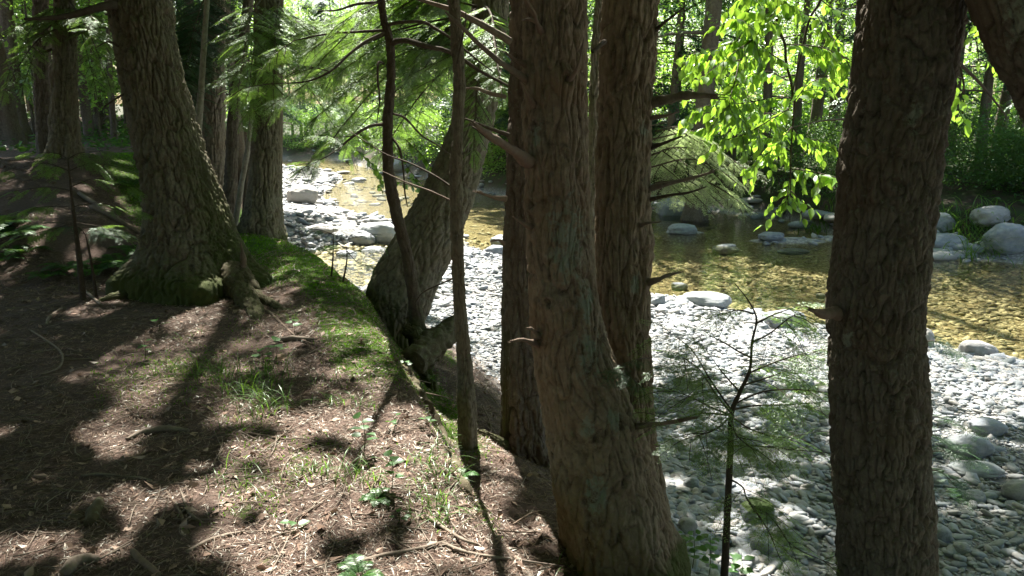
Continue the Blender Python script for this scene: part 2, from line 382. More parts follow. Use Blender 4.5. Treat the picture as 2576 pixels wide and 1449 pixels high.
# ------------------------------------------------------------------ trunks
def worley(x, y, nx, s):
    """x periodic over nx cells; returns F2-F1 and a random id"""
    x0 = np.floor(x); y0 = np.floor(y); f1 = np.full(x.shape, 9.); f2 = np.full(x.shape, 9.); idn = np.zeros(x.shape)
    for a in (-1, 0, 1):
        for b in (-1, 0, 1):
            cx = x0+a; cy_ = y0+b; k = np.mod(cx, nx)
            px = cx+.1+.8*h3(k, cy_, 0*k, s); py = cy_+.1+.8*h3(k, cy_, 0*k, s+1)
            d = np.sqrt((x-px)**2+(y-py)**2); rid = h3(k, cy_, 0*k, s+2)
            n1 = d < f1; f2 = np.where(n1, f1, np.minimum(f2, d)); idn = np.where(n1, rid, idn); f1 = np.where(n1, d, f1)
    return f2-f1, idn
def trunk(sp, C, r, seg=96, seed=0, amp=.012, cell=.035, cellh=.13, twist=0., flare=0., flare_h=.3, knobs=(), moss_h=0., moss_side=None, lich=None, z0=None, nlob=5):
    """C: centre line (n,3) densely sampled; r radii"""
    n = len(C); T, e1, e2 = frames(C); th = np.arange(seg)*2*pi/seg
    sl_ = np.concatenate([[0], np.cumsum(np.linalg.norm(np.diff(C, axis=0), axis=1))])
    TH, SL = np.meshgrid(th, sl_); Rm = float(np.median(r)); ncell = max(5, int(round(2*pi*Rm/cell)))
    e = np.cos(TH)[..., None]*e1[:, None]+np.sin(TH)[..., None]*e2[:, None]
    Rr = r[:, None]*np.ones_like(TH)
    if z0 is None: z0 = C[0, 2]
    hgt = C[:, 2]-z0
    if flare:
        lob = .5+.5*np.cos(nlob*TH+seed*1.7+.6*np.sin(TH*2+seed)); lob = lob**1.5
        Rr = Rr + flare*np.exp(-np.maximum(hgt, -.02)[:, None]/flare_h)*(.35+1.1*lob)
    base = C[:, None]+e*Rr[..., None]
    wx = 1.0*fbm(base[..., 0]*7, base[..., 1]*7, base[..., 2]*4, 3, seed+3)
    wy = .9*fbm(base[..., 0]*5, base[..., 1]*5, base[..., 2]*3, 2, seed+9)
    fx = TH/(2*pi)*ncell + wx + twist*0; fy = SL/cellh+wy
    d, idn = worley(fx, fy*.55, ncell, seed+40)
    rg = fbm(base[..., 0]/cell*.46+.4*wx, base[..., 1]/cell*.46, base[..., 2]/cellh*.62+.4*wy, 2, seed+70)
    rg2 = fbm(base[..., 0]/cell*1.3, base[..., 1]/cell*1.3+.5*wx, base[..., 2]/cellh*1.1, 2, seed+80)
    fur = np.maximum(np.exp(-(np.abs(rg)/.075)**1.2), .7*np.exp(-(d/.10)**1.3))
    d2, id2 = worley(fx*2, fy*1.5+.6*wy, ncell*2-1 if False else ncell*2, seed+60); f2 = np.maximum(.7*np.exp(-(d2/.12)), .5*np.exp(-(np.abs(rg2)/.05)))
    fine = fbm(base[..., 0]*60, base[..., 1]*60, base[..., 2]*30, 3, seed+5)
    low = fbm(base[..., 0]*3, base[..., 1]*3, base[..., 2]*2, 3, seed+6)
    disp = amp*(-2.2*fur - .9*f2 + .7*(idn-.5) + 1.5*fine) + .06*low*r[:, None]*2
    knob = np.zeros_like(TH)
    for (kz, kth, kr, ka) in knobs:
        q = ((hgt[:, None]-kz)/kr)**2+((((TH-kth+pi) % (2*pi))-pi)*Rr/kr)**2
        disp = disp+ka*np.exp(-q)*1.0-ka*1.6*np.exp(-q*9); knob = knob+np.exp(-q*9)
    V = base+e*disp[..., None]
    mo = np.zeros_like(TH)
    if moss_h: mo = np.maximum(mo, np.exp(-np.maximum(hgt[:, None], 0)/moss_h)*.75)
    if moss_side is not None:
        a, st, h1 = moss_side; mo = np.maximum(mo, st*ss((e@np.array([cos(a), sin(a), 0.3]))*1.5-.6)*np.exp(-np.maximum(hgt[:, None], 0)/h1))
    li = np.zeros_like(TH)
    for (lu, lv, lr) in (lich or ()):
        uu, vv, _ = proj(V.reshape(-1, 3)); uu = uu.reshape(TH.shape); vv = vv.reshape(TH.shape)
        q = ((uu-lu)/lr)**2+((vv-lv)/(lr*2.2))**2
        li = np.maximum(li, np.exp(-q)*(.75)*ss(.5-(e[..., 1])*2))
    sp.add(V, gridfaces(n, seg), furrow=np.clip(fur+.3*f2+knob*1.2, 0, 1).ravel(), moss=mo.ravel(), lichen=np.clip(li, 0, 1).ravel())
# keyed trunk: list of (v, u_left, u_right); Y at bottom and at top
TREES = {}
def keyed(name, keys, Yb, Yt, label, cat='tree', mat=BARK, seg=96, step=.012, top=11., base_v=None, seed=1, depth=None, ext=.35, loc=None, lowstep=None, lean=None, kind_name=None, part='trunk', th=None, coslean=1., **kw):
    keys = sorted(keys, key=lambda k: -k[0]); vs = [k[0] for k in keys]; v0, v1 = vs[0], vs[-1]
    K = []; rad = []
    for v, a, b in keys:
        t = (v0-v)/(v0-v1); Y = Yb+(Yt-Yb)*t; c = (a+b)/2
        K.append(P(c, v, Y)); rad.append((b-a)/2*mpp(c, v, Y)*coslean)
    K = np.array(K); L = np.linalg.norm(K[-1]-K[0]); n = max(12, int(L/step)); C = catmull(K, n)
    rr = np.interp(np.linspace(0, len(K)-1, n), np.arange(len(K)), rad)
    # smooth radii
    kk = max(3, n//12); rr = np.convolve(np.pad(rr, kk, mode='edge'), np.ones(2*kk+1)/(2*kk+1), 'valid')
    d0 = C[0]-C[min(10, n-1)]; d0 /= np.linalg.norm(d0)
    bot = []; rb = []
    nb = max(2, int(ext/step/1.5))
    for i in range(nb, 0, -1): bot.append(C[0]+d0*ext*i/nb); rb.append(rr[0])
    dt = C[-1]-C[-min(40, n-1)]; dt /= np.linalg.norm(dt); topz = top; up = []; ru = []; p = C[-1].copy(); dcur = dt.copy(); r0 = rr[-1]; z1 = p[2]
    big = .12
    while p[2] < topz:
        p = p+dcur*big; dcur = dcur*.97+np.array([0, 0, 1.])*.03 if (lean is None or p[2] > 4) else dcur; dcur /= np.linalg.norm(dcur)
        up.append(p.copy()); ru.append(max(.012, r0*(1-.85*(p[2]-z1)/(topz-z1+.01))))
    C = np.vstack([np.array(bot), C, np.array(up)]) if up else np.vstack([np.array(bot), C]); rr = np.concatenate([rb, rr, ru])
    base = np.array([C[nb][0], C[nb][1], H(C[nb][0], C[nb][1])])
    if th is None:
        th = thing(kind_name or 'hemlock_tree', base, label, cat)
    s = Soup(); trunk(s, C, rr, seg, seed, z0=C[nb][2], **kw)
    o = s.obj(part, mat, th)
    TREES[name] = dict(th=th, C=C, r=rr, base=base, nb=nb)
    return th
# --- foreground pair, dark one behind, right ones
keyed('A', [(1400, 1424, 1700), (1300, 1405, 1682), (1200, 1390, 1652), (1100, 1374, 1622), (1000, 1356, 1580), (900, 1343, 1535), (800, 1334, 1512), (700, 1326, 1500), (600, 1320, 1492), (400, 1318, 1483), (200, 1314, 1478), (0, 1313, 1480)],
      3.45, 3.45, 'thick twin hemlock in the middle, lichen patch on its front stem, joined at its foot', seg=300, step=.0062, seed=3, amp=.0075, cell=.036, cellh=.12,
      flare=.05, flare_h=.12, lich=[(1430, 600, 52), (1480, 900, 30), (1475, 760, 26), (1478, 1080, 16), (1350, 330, 16), (1545, 1060, 20), (1500, 1250, 30)], moss_h=.12, mat=BARKA,
      knobs=[(1.35, pi*1.35, .05, .03), (1.78, pi*1.2, .06, .03), (.72, pi*1.5, .04, .02), (.5, pi*1.6, .04, .02), (.45, pi*1.35, .05, .02), (.26, pi*1.5, .05, .02), (2.3, pi*1.6, .05, .03)])
keyed('B', [(1330, 1560, 1690), (1200, 1540, 1668), (1100, 1520, 1650), (1000, 1515, 1642), (900, 1508, 1640), (700, 1498, 1637), (500, 1496, 1636), (300, 1504, 1640), (150, 1509, 1650), (0, 1515, 1662)],
      3.72, 3.95, None, th=TREES['A']['th'], part='second_trunk', mat=BARKA, seg=260, step=.0075, seed=11, amp=.0085, cell=.034, cellh=.13, lich=[(1620, 330, 12), (1600, 720, 14)],
      knobs=[(1.5, pi*1.9, .06, .03)])
keyed('D', [(1180, 1275, 1400), (1100, 1266, 1385), (1000, 1262, 1378), (900, 1260, 1372), (700, 1262, 1365), (500, 1270, 1360), (300, 1278, 1362), (0, 1284, 1370)],
      5.0, 5.0, 'dark straight hemlock trunk half hidden behind the lichen patched twin hemlock', seg=200, step=.009, seed=21, amp=.009, cell=.04, flare=.06, moss_h=.15, mat=BARKD)
keyed('R', [(1449, 2112, 2345), (1350, 2110, 2340), (1200, 2100, 2333), (1000, 2096, 2326), (900, 2092, 2322), (780, 2088, 2318), (600, 2100, 2342), (400, 2117, 2364), (200, 2144, 2394), (0, 2162, 2424)],
      2.75, 2.75, 'stout straight rough barked hemlock with a short broken stub, standing alone before the river', seg=320, step=.0048, seed=31, amp=.0065, cell=.024, cellh=.055, ext=.9, mat=BARKR,
      lich=[(2300, 300, 20), (2130, 850, 16)])
keyed('Q', [(640, 2860, 3060), (460, 2690, 2890), (300, 2590, 2790), (200, 2534, 2730), (100, 2482, 2690), (0, 2436, 2655)],
      2.5, 2.5, 'steeply leaning reddish brown trunk cutting across the top right corner', seg=220, step=.006, seed=41, amp=.006, mat=BARKR, cell=.03, cellh=.08, ext=1.8, top=9, coslean=.85,
      lich=[(2560, 40, 40)])
keyed('L', [(700, 345, 620), (650, 357, 604), (600, 362, 588), (550, 365, 574), (475, 357, 545), (400, 345, 520), (300, 325, 490), (200, 304, 464), (100, 288, 445), (0, 276, 430)],
      7.0, 7.3, 'massive leaning hemlock with spreading mossy root flare, tilted toward the left', seg=300, step=.011, seed=51, amp=.016, cell=.055, cellh=.20, flare=.16, flare_h=.22, moss_h=.3, coslean=.97,
      moss_side=(-.3, .75, 2.2), nlob=4, knobs=[(1.1, pi*1.25, .08, .03), (2.35, pi*1.2, .09, .04)])
keyed('M', [(880, 920, 1062), (800, 905, 1085), (760, 905, 1100), (700, 925, 1125), (620, 975, 1155), (560, 1010, 1180), (500, 1048, 1200), (440, 1075, 1218), (380, 1100, 1232), (300, 1130, 1252), (200, 1158, 1268), (100, 1170, 1280), (0, 1178, 1290)],
      6.9, 7.6, 'big hemlock leaning out over the gravel between the two thin trunks', seg=220, step=.011, seed=61, amp=.011, cell=.05, cellh=.18, flare=.05, moss_h=.3, coslean=.86,
      moss_side=(pi, .8, 1.2))
keyed('T1', [(850, 1030, 1078), (790, 1030, 1062), (720, 1022, 1052), (640, 1008, 1040), (560, 988, 1018), (480, 970, 1000), (400, 962, 990), (300, 962, 990), (200, 970, 996), (110, 970, 992), (50, 956, 976), (0, 950, 968)],
      6.1, 6.1, 'thin sinuous mossy footed sapling trunk with arching bare limbs', seg=48, step=.014, seed=71, amp=.004, cell=.02, cellh=.06, flare=.012, flare_h=.08, moss_h=.3, top=5.5, mat=TWIG, moss_side=(0, .6, .8))
keyed('T2', [(1000, 1150, 1196), (940, 1150, 1192), (860, 1146, 1182), (760, 1140, 1172), (640, 1134, 1168), (500, 1130, 1165), (400, 1132, 1164), (200, 1138, 1172), (100, 1133, 1165), (0, 1126, 1156)],
      4.55, 4.55, 'slim upright trunk casting a shadow down the needle slope', seg=96, step=.008, seed=81, amp=.0045, cell=.02, cellh=.07, flare=.006, flare_h=.06, top=8, ext=.5)
keyed('F4', [(595, 600, 712), (560, 608, 708), (500, 622, 706), (400, 632, 706), (300, 636, 708), (150, 638, 706), (0, 642, 704)],
      10.5, 10.5, 'straight hemlock standing on the mossy bank edge beside the pale gravel', seg=180, step=.018, seed=91, amp=.014, cell=.05, cellh=.2, flare=.06, moss_h=.15)
keyed('F4b', [(600, 702, 716), (500, 698, 711), (300, 699, 712), (0, 700, 714)], 10.7, 10.7, 'slender stem pressed against the straight bank edge hemlock', seg=30, step=.04, seed=95, amp=.004, top=8, mat=BARKG)
keyed('F2', [(560, 506, 575), (400, 508, 566), (250, 510, 566), (100, 512, 566), (0, 514, 568)], 12, 12, 'shaded broad trunk right behind the leaning mossy hemlock', seg=120, step=.022, seed=101, amp=.014, cell=.05, cellh=.2, mat=BARKG, flare=.05)
keyed('F3', [(560, 556, 595), (450, 564, 598), (300, 572, 602), (150, 592, 620), (0, 612, 638)], 11.2, 11.6, 'narrow slightly tilted trunk between two broad bank hemlocks', seg=70, step=.022, seed=111, amp=.008, mat=BARKD, kind_name='maple_tree')
keyed('F3b', [(470, 478, 496), (330, 488, 508), (200, 500, 516), (60, 510, 524), (0, 514, 528)], 9.6, 9.6, 'pale slender birch stem rising beside the leaning mossy hemlock', seg=40, step=.025, seed=113, amp=.003, mat=BIRCH, kind_name='birch_tree', top=8)
keyed('F5', [(560, 585, 600), (480, 598, 612), (400, 612, 626), (340, 622, 634), (200, 634, 644)], 10.9, 11.2, 'pale crooked birch stem leaning toward the straight bank edge hemlock', seg=36, step=.03, seed=115, amp=.003, mat=BIRCH, kind_name='birch_tree', top=5)
keyed('F5b', [(560, 606, 618), (450, 616, 628), (350, 626, 636), (250, 634, 642)], 11.3, 11.3, 'dim thin stem just behind the pale crooked birch', seg=36, step=.03, seed=117, amp=.003, mat=BARKD, kind_name='maple_tree', top=5)
keyed('F1', [(395, 128, 200), (350, 130, 197), (200, 134, 194), (60, 136, 188), (0, 137, 186)], 11, 11, 'tall rough hemlock on the rise behind the leaning mossy one', seg=160, step=.018, seed=121, amp=.012, cell=.045, cellh=.18, flare=.08, flare_h=.2,
      knobs=[(.5, pi*1.1, .1, .06), (1.1, pi*1.05, .12, .07)])
keyed('F1b', [(350, 100, 142), (250, 88, 130), (120, 86, 126), (0, 84, 122)], 12.5, 12.5, 'darker trunk pressed close behind the tall rough hemlock', seg=110, step=.022, seed=131, amp=.012, mat=BARKD, flare=.04)
keyed('C', [(620, 1478, 1514), (400, 1480, 1512), (200, 1482, 1512), (60, 1490, 1520), (0, 1494, 1526)], 9.5, 10, 'mossy trunk glimpsed in the gap between the twin stems', seg=70, step=.03, seed=141, amp=.012, mat=BARKG, moss_side=(0, .5, 9))
# ------------------------------------------------------------------ branches and stubs (image keyed)
def limb(tree, pts, r, mat=TWIG, part='limb', seg=8, rough=.12, label=None):
    """pts: (u,v,Y)"""
    s = Soup(); K = [P(*p) for p in pts]; rg = np.random.default_rng(int(abs(pts[-1][0]*7+pts[-1][1])))
    if part == 'root':
        K = np.array(K); n = max(40, int(np.linalg.norm(np.diff(K, axis=0), axis=1).sum()/.012)); C = catmull(K, n); q = np.linspace(0, 1, n); C[:, 2] -= .05*q**2; C += fbm(C*3.+pts[0][0], C*3., C*3., 2, 3)*.05*np.sin(q*pi)[:, None]
        hh = height(C[:, 0], C[:, 1]); rr = np.interp(q, np.linspace(0, 1, len(r)), r); C[:, 2] = np.where(q > .25, np.minimum(C[:, 2], hh+rr*.35), C[:, 2])
        trunk(s, C, rr, 56, int(pts[0][0]), amp=.009, cell=.04, cellh=.16, z0=C[:, 2].min()-.2, moss_h=.5)
    else:
        r = list(r)
        if part == 'broken_branch': r[0] *= 1.35; r[-1] = max(r[-1], r[-2]*.45)
        tube(s, K, r, max(seg, 9) if part == 'broken_branch' else seg, max(12, 7*len(K)), rough*1.3, s=pts[0][0], moss=.2, furrow=.3, lichen=0)
        if part == 'broken_branch':
            d = unit(K[-1]-K[-2])
            for k in range(4):
                o = rg.normal(0, r[-1]*.6, 3); tube(s, np.array([K[-1]+o-d*r[-2]*2, K[-1]+o*1.4+d*r[-2]*rg.uniform(.5, 2.5)]), [r[-1]*.5, r[-1]*.08], 4, 4, moss=0, furrow=.2, lichen=0)
    o = s.obj(part, mat, TREES[tree]['th'])
    if label: tag(o, label)
    return K
LIMBS = []
def BL(tree, pts, r, **kw): LIMBS.append((tree, limb(tree, pts, r, **kw)))
# twin hemlock
BL('A', [(1330, 405, 3.35), (1285, 375, 3.2), (1235, 345, 3.05), (1193, 312, 2.95)], [.021, .018, .014, .006], mat=WOOD, part='broken_branch', seg=12, rough=.35)
BL('A', [(1335, 395, 3.4), (1280, 372, 3.5), (1235, 352, 3.5), (1188, 318, 3.5)], [.014, .009, .007, .003], part='broken_branch')
BL('A', [(1330, 208, 3.4), (1310, 190, 3.35), (1270, 165, 3.3), (1207, 113, 3.25), (1152, 58, 3.2), (1120, 30, 3.2)], [.017, .015, .013, .010, .007, .004], mat=BARKG)
BL('A', [(1325, 163, 3.4), (1300, 152, 3.35), (1285, 143, 3.3), (1271, 130, 3.3)], [.012, .008, .006, .002], mat=WOOD, part='broken_branch')
BL('A', [(1368, 88, 3.36), (1352, 60, 3.28), (1345, 35, 3.25), (1330, 10, 3.22), (1310, -25, 3.2)], [.012, .008, .007, .006, .004], mat=WOOD, part='broken_branch')
BL('A', [(1350, 55, 3.28), (1330, 48, 3.27), (1314, 52, 3.26)], [.006, .005, .002], mat=WOOD, part='broken_branch')
BL('A', [(1345, 268, 3.36), (1325, 235, 3.3), (1311, 208, 3.28)], [.010, .006, .002], mat=WOOD, part='broken_branch')
BL('A', [(1430, 205, 3.33), (1452, 170, 3.27), (1465, 120, 3.25), (1468, 98, 3.25)], [.011, .006, .004, .001], mat=WOOD, part='broken_branch')
BL('A', [(1335, 572, 3.37), (1312, 560, 3.3), (1290, 545, 3.28)], [.011, .006, .002], mat=WOOD, part='broken_branch')
BL('A', [(1352, 850, 3.36), (1340, 830, 3.28), (1326, 826, 3.24)], [.014, .010, .004], mat=WOOD, part='broken_branch', rough=.5)
BL('A', [(1352, 868, 3.36), (1320, 855, 3.26), (1284, 858, 3.2)], [.012, .009, .004], mat=WOOD, part='broken_branch', rough=.5)
BL('A', [(1600, 1072, 3.38), (1660, 1066, 3.2), (1710, 1058, 3.1), (1750, 1050, 3.05)], [.013, .010, .009, .005], mat=BARKG, part='broken_branch')
BL('A', [(1625, 258, 3.9), (1680, 248, 3.8), (1740, 240, 3.75), (1805, 243, 3.7)], [.022, .020, .018, .012], mat=BARK, part='broken_branch', seg=12, rough=.3)
BL('A', [(1630, 372, 3.9), (1665, 362, 3.8), (1690, 352, 3.75), (1716, 343, 3.7)], [.014, .009, .007, .003], part='broken_branch')
BL('A', [(1622, 478, 3.85), (1680, 462, 3.75), (1740, 448, 3.7), (1795, 432, 3.65)], [.014, .011, .009, .006], mat=BARKG, part='broken_branch')
BL('A', [(1622, 505, 3.85), (1680, 492, 3.75), (1730, 485, 3.7), (1776, 470, 3.65)], [.010, .008, .006, .003], part='broken_branch')
BL('A', [(1620, 716, 3.8), (1650, 704, 3.7), (1680, 692, 3.65), (1716, 684, 3.62)], [.018, .013, .008, .003], mat=BARKG, part='broken_branch', seg=10, rough=.3)
BL('A', [(1640, 85, 3.9), (1665, 62, 3.85), (1700, 35, 3.8), (1720, 20, 3.8)], [.012, .007, .005, .003], part='broken_branch')
BL('A', [(1635, 298, 3.85), (1680, 290, 3.8), (1705, 282, 3.8)], [.010, .007, .002], mat=WOOD, part='broken_branch')
BL('A', [(1605, 572, 3.8), (1625, 562, 3.68), (1662, 558, 3.62)], [.010, .007, .003], mat=BARKG, part='broken_branch')
BL('A', [(1490, 130, 3.5), (1505, 118, 3.55), (1520, 105, 3.75)], [.008, .010, .012], part='fork_branch')
# dark hemlock behind
BL('D', [(1285, 105, 4.9), (1230, 72, 4.85), (1180, 45, 4.8), (1140, 25, 4.8), (1060, 0, 4.8), (1010, -20, 4.8)], [.024, .021, .018, .015, .011, .008], mat=BARKG)
BL('D', [(1280, 340, 4.9), (1230, 322, 4.85), (1170, 298, 4.8)], [.014, .010, .005])
BL('D', [(1272, 243, 4.9), (1235, 235, 4.85), (1195, 222, 4.8), (1160, 225, 4.8)], [.014, .012, .009, .004], mat=BARKG)
BL('D', [(1272, 500, 4.9), (1240, 496, 4.85), (1200, 482, 4.8)], [.016, .012, .007], mat=WOOD, part='broken_branch')
BL('D', [(1268, 612, 4.9), (1255, 604, 4.85), (1236, 607, 4.83)], [.012, .008, .003], mat=WOOD, part='broken_branch')
BL('D', [(1305, 800, 5.0), (1275, 850, 4.92), (1245, 905, 4.85), (1198, 965, 4.8)], [.05, .055, .045, .025], mat=BARKM, part='root', seg=14, rough=.3)
# right trunk
BL('R', [(2110, 792, 2.7), (2080, 790, 2.62), (2060, 786, 2.58), (2036, 778, 2.55)], [.018, .0135, .012, .003], mat=WOOD, part='broken_branch', seg=12, rough=.4)
BL('R', [(2115, 1262, 2.68), (2100, 1248, 2.62), (2088, 1236, 2.6)], [.008, .006, .002], part='broken_branch')
BL('R', [(2385, 140, 2.8), (2425, 170, 2.95), (2470, 215, 3.1), (2530, 290, 3.3)], [.007, .006, .005, .003])
# big leaning hemlock
BL('L', [(300, 12, 7.1), (255, 17, 6.9), (190, 36, 6.8), (130, 45, 6.7), (60, 48, 6.6)], [.045, .034, .028, .018, .01], seg=10)
BL('L', [(310, 125, 7.1), (275, 105, 6.9), (240, 120, 6.8)], [.012, .008, .004])
BL('L', [(355, 225, 7.1), (310, 238, 7), (262, 268, 6.9)], [.012, .009, .006])
BL('L', [(600, 700, 6.9), (612, 660, 6.85), (606, 610, 6.85)], [.06, .028, .008], mat=WOOD, part='root_spike', rough=.4)
BL('L', [(560, 690, 6.9), (605, 735, 6.6), (640, 785, 6.1), (668, 830, 5.7)], [.18, .12, .08, .03], mat=BARKM, part='root', seg=18, rough=.25)
BL('L', [(590, 690, 6.9), (650, 745, 6.5), (730, 800, 6.0), (800, 850, 5.6)], [.14, .06, .04, .02], mat=BARKM, part='root', seg=16, rough=.25)
BL('L', [(400, 690, 6.9), (350, 712, 6.75), (290, 735, 6.6), (240, 750, 6.5)], [.16, .09, .05, .02], mat=BARKM, part='root', seg=16, rough=.25)
# rough tree behind
BL('F1', [(190, 85, 10.9), (215, 78, 10.7), (250, 70, 10.6), (290, 68, 10.5)], [.03, .02, .015, .01])
BL('F1', [(140, 120, 11), (100, 130, 10.8), (50, 95, 10.6)], [.02, .014, .008])
# sinuous thin trunk limbs
BL('T1', [(985, 112, 6.1), (1000, 103, 6.05), (1030, 104, 6), (1070, 116, 5.9), (1136, 133, 5.9), (1210, 180, 5.9), (1281, 217, 5.9)], [.020, .022, .022, .020, .016, .013, .009], seg=10)
BL('T1', [(975, 66, 6.1), (995, 58, 6.05), (1060, 55, 6), (1100, 75, 6), (1136, 98, 6), (1200, 150, 6), (1240, 180, 6)], [.014, .013, .012, .011, .009, .007, .004])
BL('T1', [(972, 76, 6.1), (900, 80, 6.2), (820, 86, 6.3), (740, 102, 6.4)], [.012, .010, .008, .004])
BL('T1', [(970, 82, 6.1), (920, 105, 6), (880, 135, 5.9), (830, 180, 5.8), (770, 205, 5.8), (690, 210, 5.7)], [.014, .013, .011, .009, .006, .003])
BL('T1', [(968, 312, 6.1), (930, 318, 6), (890, 342, 5.9), (850, 375, 5.9), (820, 395, 5.8)], [.014, .013, .010, .008, .004])
BL('T1', [(965, 160, 6.1), (952, 158, 6.0), (950, 200, 5.95), (955, 250, 5.95), (948, 310, 5.9)], [.010, .009, .008, .007, .003])
BL('T1', [(988, 286, 6.1), (1020, 298, 6.2), (1060, 340, 6.3), (1100, 365, 6.4), (1140, 395, 6.5)], [.010, .009, .008, .007, .004])
BL('T1', [(985, 345, 6.1), (1005, 375, 6.05), (1015, 430, 6), (1018, 480, 5.95), (1025, 520, 5.9)], [.010, .009, .008, .007, .004])
BL('T1', [(1028, 830, 6.1), (1060, 850, 5.9), (1082, 880, 5.75), (1095, 915, 5.6)], [.07, .06, .05, .02], mat=BARKM, part='root', seg=14)
BL('T1', [(965, 5, 6.1), (900, 10, 6.0), (850, 25, 6), (800, 28, 6)], [.012, .010, .008, .004])
BL('T2', [(1150, 160, 4.5), (1170, 60, 4.5), (1172, 30, 4.5)], [.006, .005, .003])
BL('T2', [(1135, 470, 4.55), (1090, 440, 4.6), (1030, 410, 4.7), (965, 385, 4.8), (880, 330, 5.0)], [.007, .006, .005, .004, .003])
BL('T2', [(1135, 505, 4.55), (1080, 480, 4.6), (1020, 458, 4.7), (960, 430, 4.8)], [.006, .006, .005, .003], mat=WOOD)
BL('T2', [(1140, 700, 4.55), (1105, 716, 4.6), (1065, 735, 4.7), (1045, 760, 4.8)], [.006, .005, .004, .003])
# ------------------------------------------------------------------ foliage templates
def diamonds(c, d, n, L, W, bend=.15):
    """leaf cards: centre-base c, direction d, normal n; returns (k,4,3) verts"""
    s = np.cross(n, d); s /= np.linalg.norm(s, axis=1)[:, None]+1e-9
    L = np.asarray(L).reshape(-1, 1); W = np.asarray(W).reshape(-1, 1)
    return np.stack([c, c+d*L*.45+s*W*.5, c+d*L-n*L*bend, c+d*L*.45-s*W*.5], 1)
def spray(L=1., nside=12, spacing=.03, cl=.035, cw=.011, droop=.25, seed=0, wid=.42):
    """flat hemlock spray along +x; returns cards (k,4,3) and twig polylines"""
    r = np.random.default_rng(seed); cards = []; twigs = []
    def pos(t, y): return np.stack([t*L, y, -droop*t*t*L-.35*np.abs(y)**1.5], -1)
    lines = [(0., 0., 1., 0.)]
    for i in range(nside):
        t = .06+.9*(i+r.random()*.5)/nside
        for sg in (-1, 1):
            ln = wid*L*(1-t)**.7*(.55+.6*r.random())*min(1, .45+t*2.2)+.05
            a = radians(42+14*r.random())*sg; lines.append((t*L, 0., ln, a))
            k = int(ln/.07)
            for j in range(1, k):
                q = j/k; x = t*L+cos(a)*ln*q; y = sin(a)*ln*q
                for s2 in (-1, 1):
                    l2 = ln*.38*(1-q)+.02
                    if l2 > .035: lines.append((x, y, l2, a+s2*radians(40)))
    for (x, y, ln, a) in lines[1:]:
        m = max(1, int(ln/spacing)); q = (np.arange(m)+.5)/m
        X = x+cos(a)*ln*q; Y = y+sin(a)*ln*q
        for sg in (-1, 1):
            b = a+sg*radians(52)+r.normal(0, .15, m)
            c = pos(X/L, Y); d = np.stack([np.cos(b), np.sin(b), -.15+r.normal(0, .12, m)], -1); d = unit(d)
            n = unit(np.stack([r.normal(0, .3, m), r.normal(0, .3, m), np.ones(m)], -1))
            cards.append(diamonds(c, d, n, cl*(.7+.5*r.random(m)), cw*(.8+.4*r.random(m)), .05))
    for (x, y, ln, a) in lines:
        if ln > .12 and a != 0: twigs.append(np.array([pos(np.array(x/L), np.array(y)), pos(np.array((x+cos(a)*ln*.9)/L), np.array(y+sin(a)*ln*.9))]))
    twigs.append(np.array([pos(np.array(t), np.array(0.)) for t in np.linspace(0, 1, 5)]))
    return np.vstack(cards), twigs
SPM = [spray(seed=i, nside=11, spacing=.034, cl=.045, cw=.018) for i in range(4)]           # seen at 6 to 12 m
SPF = [spray(seed=20+i, nside=7, spacing=.085, cl=.11, cw=.045, wid=.5) for i in range(4)]    # seen far away
SPS = [spray(seed=30+i, nside=8, spacing=.06, cl=.085, cw=.042, wid=.5) for i in range(4)]    # overhead crowns
def rotm(dirs, roll):
    """local frames: x along dirs, z up-ish rolled"""
    x = unit(dirs); up = np.array([0, 0, 1.]); y = unit(np.cross(up, x)); z = np.cross(x, y)
    c = np.cos(roll)[:, None]; s = np.sin(roll)[:, None]
    return np.stack([x, y*c+z*s, -y*s+z*c], -1)        # columns
def place(templ, pos, dirs, roll, scale, rng):
    """returns cards (K,4,3), owner index"""
    Rm = rotm(dirs, roll); out = []; own = []; pick = rng.integers(0, len(templ), len(pos))
    for k in range(len(templ)):
        idx = np.where(pick == k)[0]
        if not len(idx): continue
        T = templ[k][0].reshape(-1, 3)
        V = np.einsum('nij,mj->nmi', Rm[idx]*scale[idx, None, None], T)+pos[idx, None]
        out.append(V.reshape(-1, 4, 3)); own.append(np.repeat(idx, len(templ[k][0])))
    return np.concatenate(out), np.concatenate(own)
def addcards(s, C4, rng, tint=None):
    k = len(C4)
    if tint is None: tint = rng.random(k)
    s.add(C4.reshape(-1, 3), np.arange(k*4).reshape(-1, 4), tint=np.repeat(tint, 4))
def twiglines(s, K, r0, r1, seg=4):
    tube(s, K, [r0, r1], seg, max(3, len(K)), moss=0, furrow=.3, lichen=0)
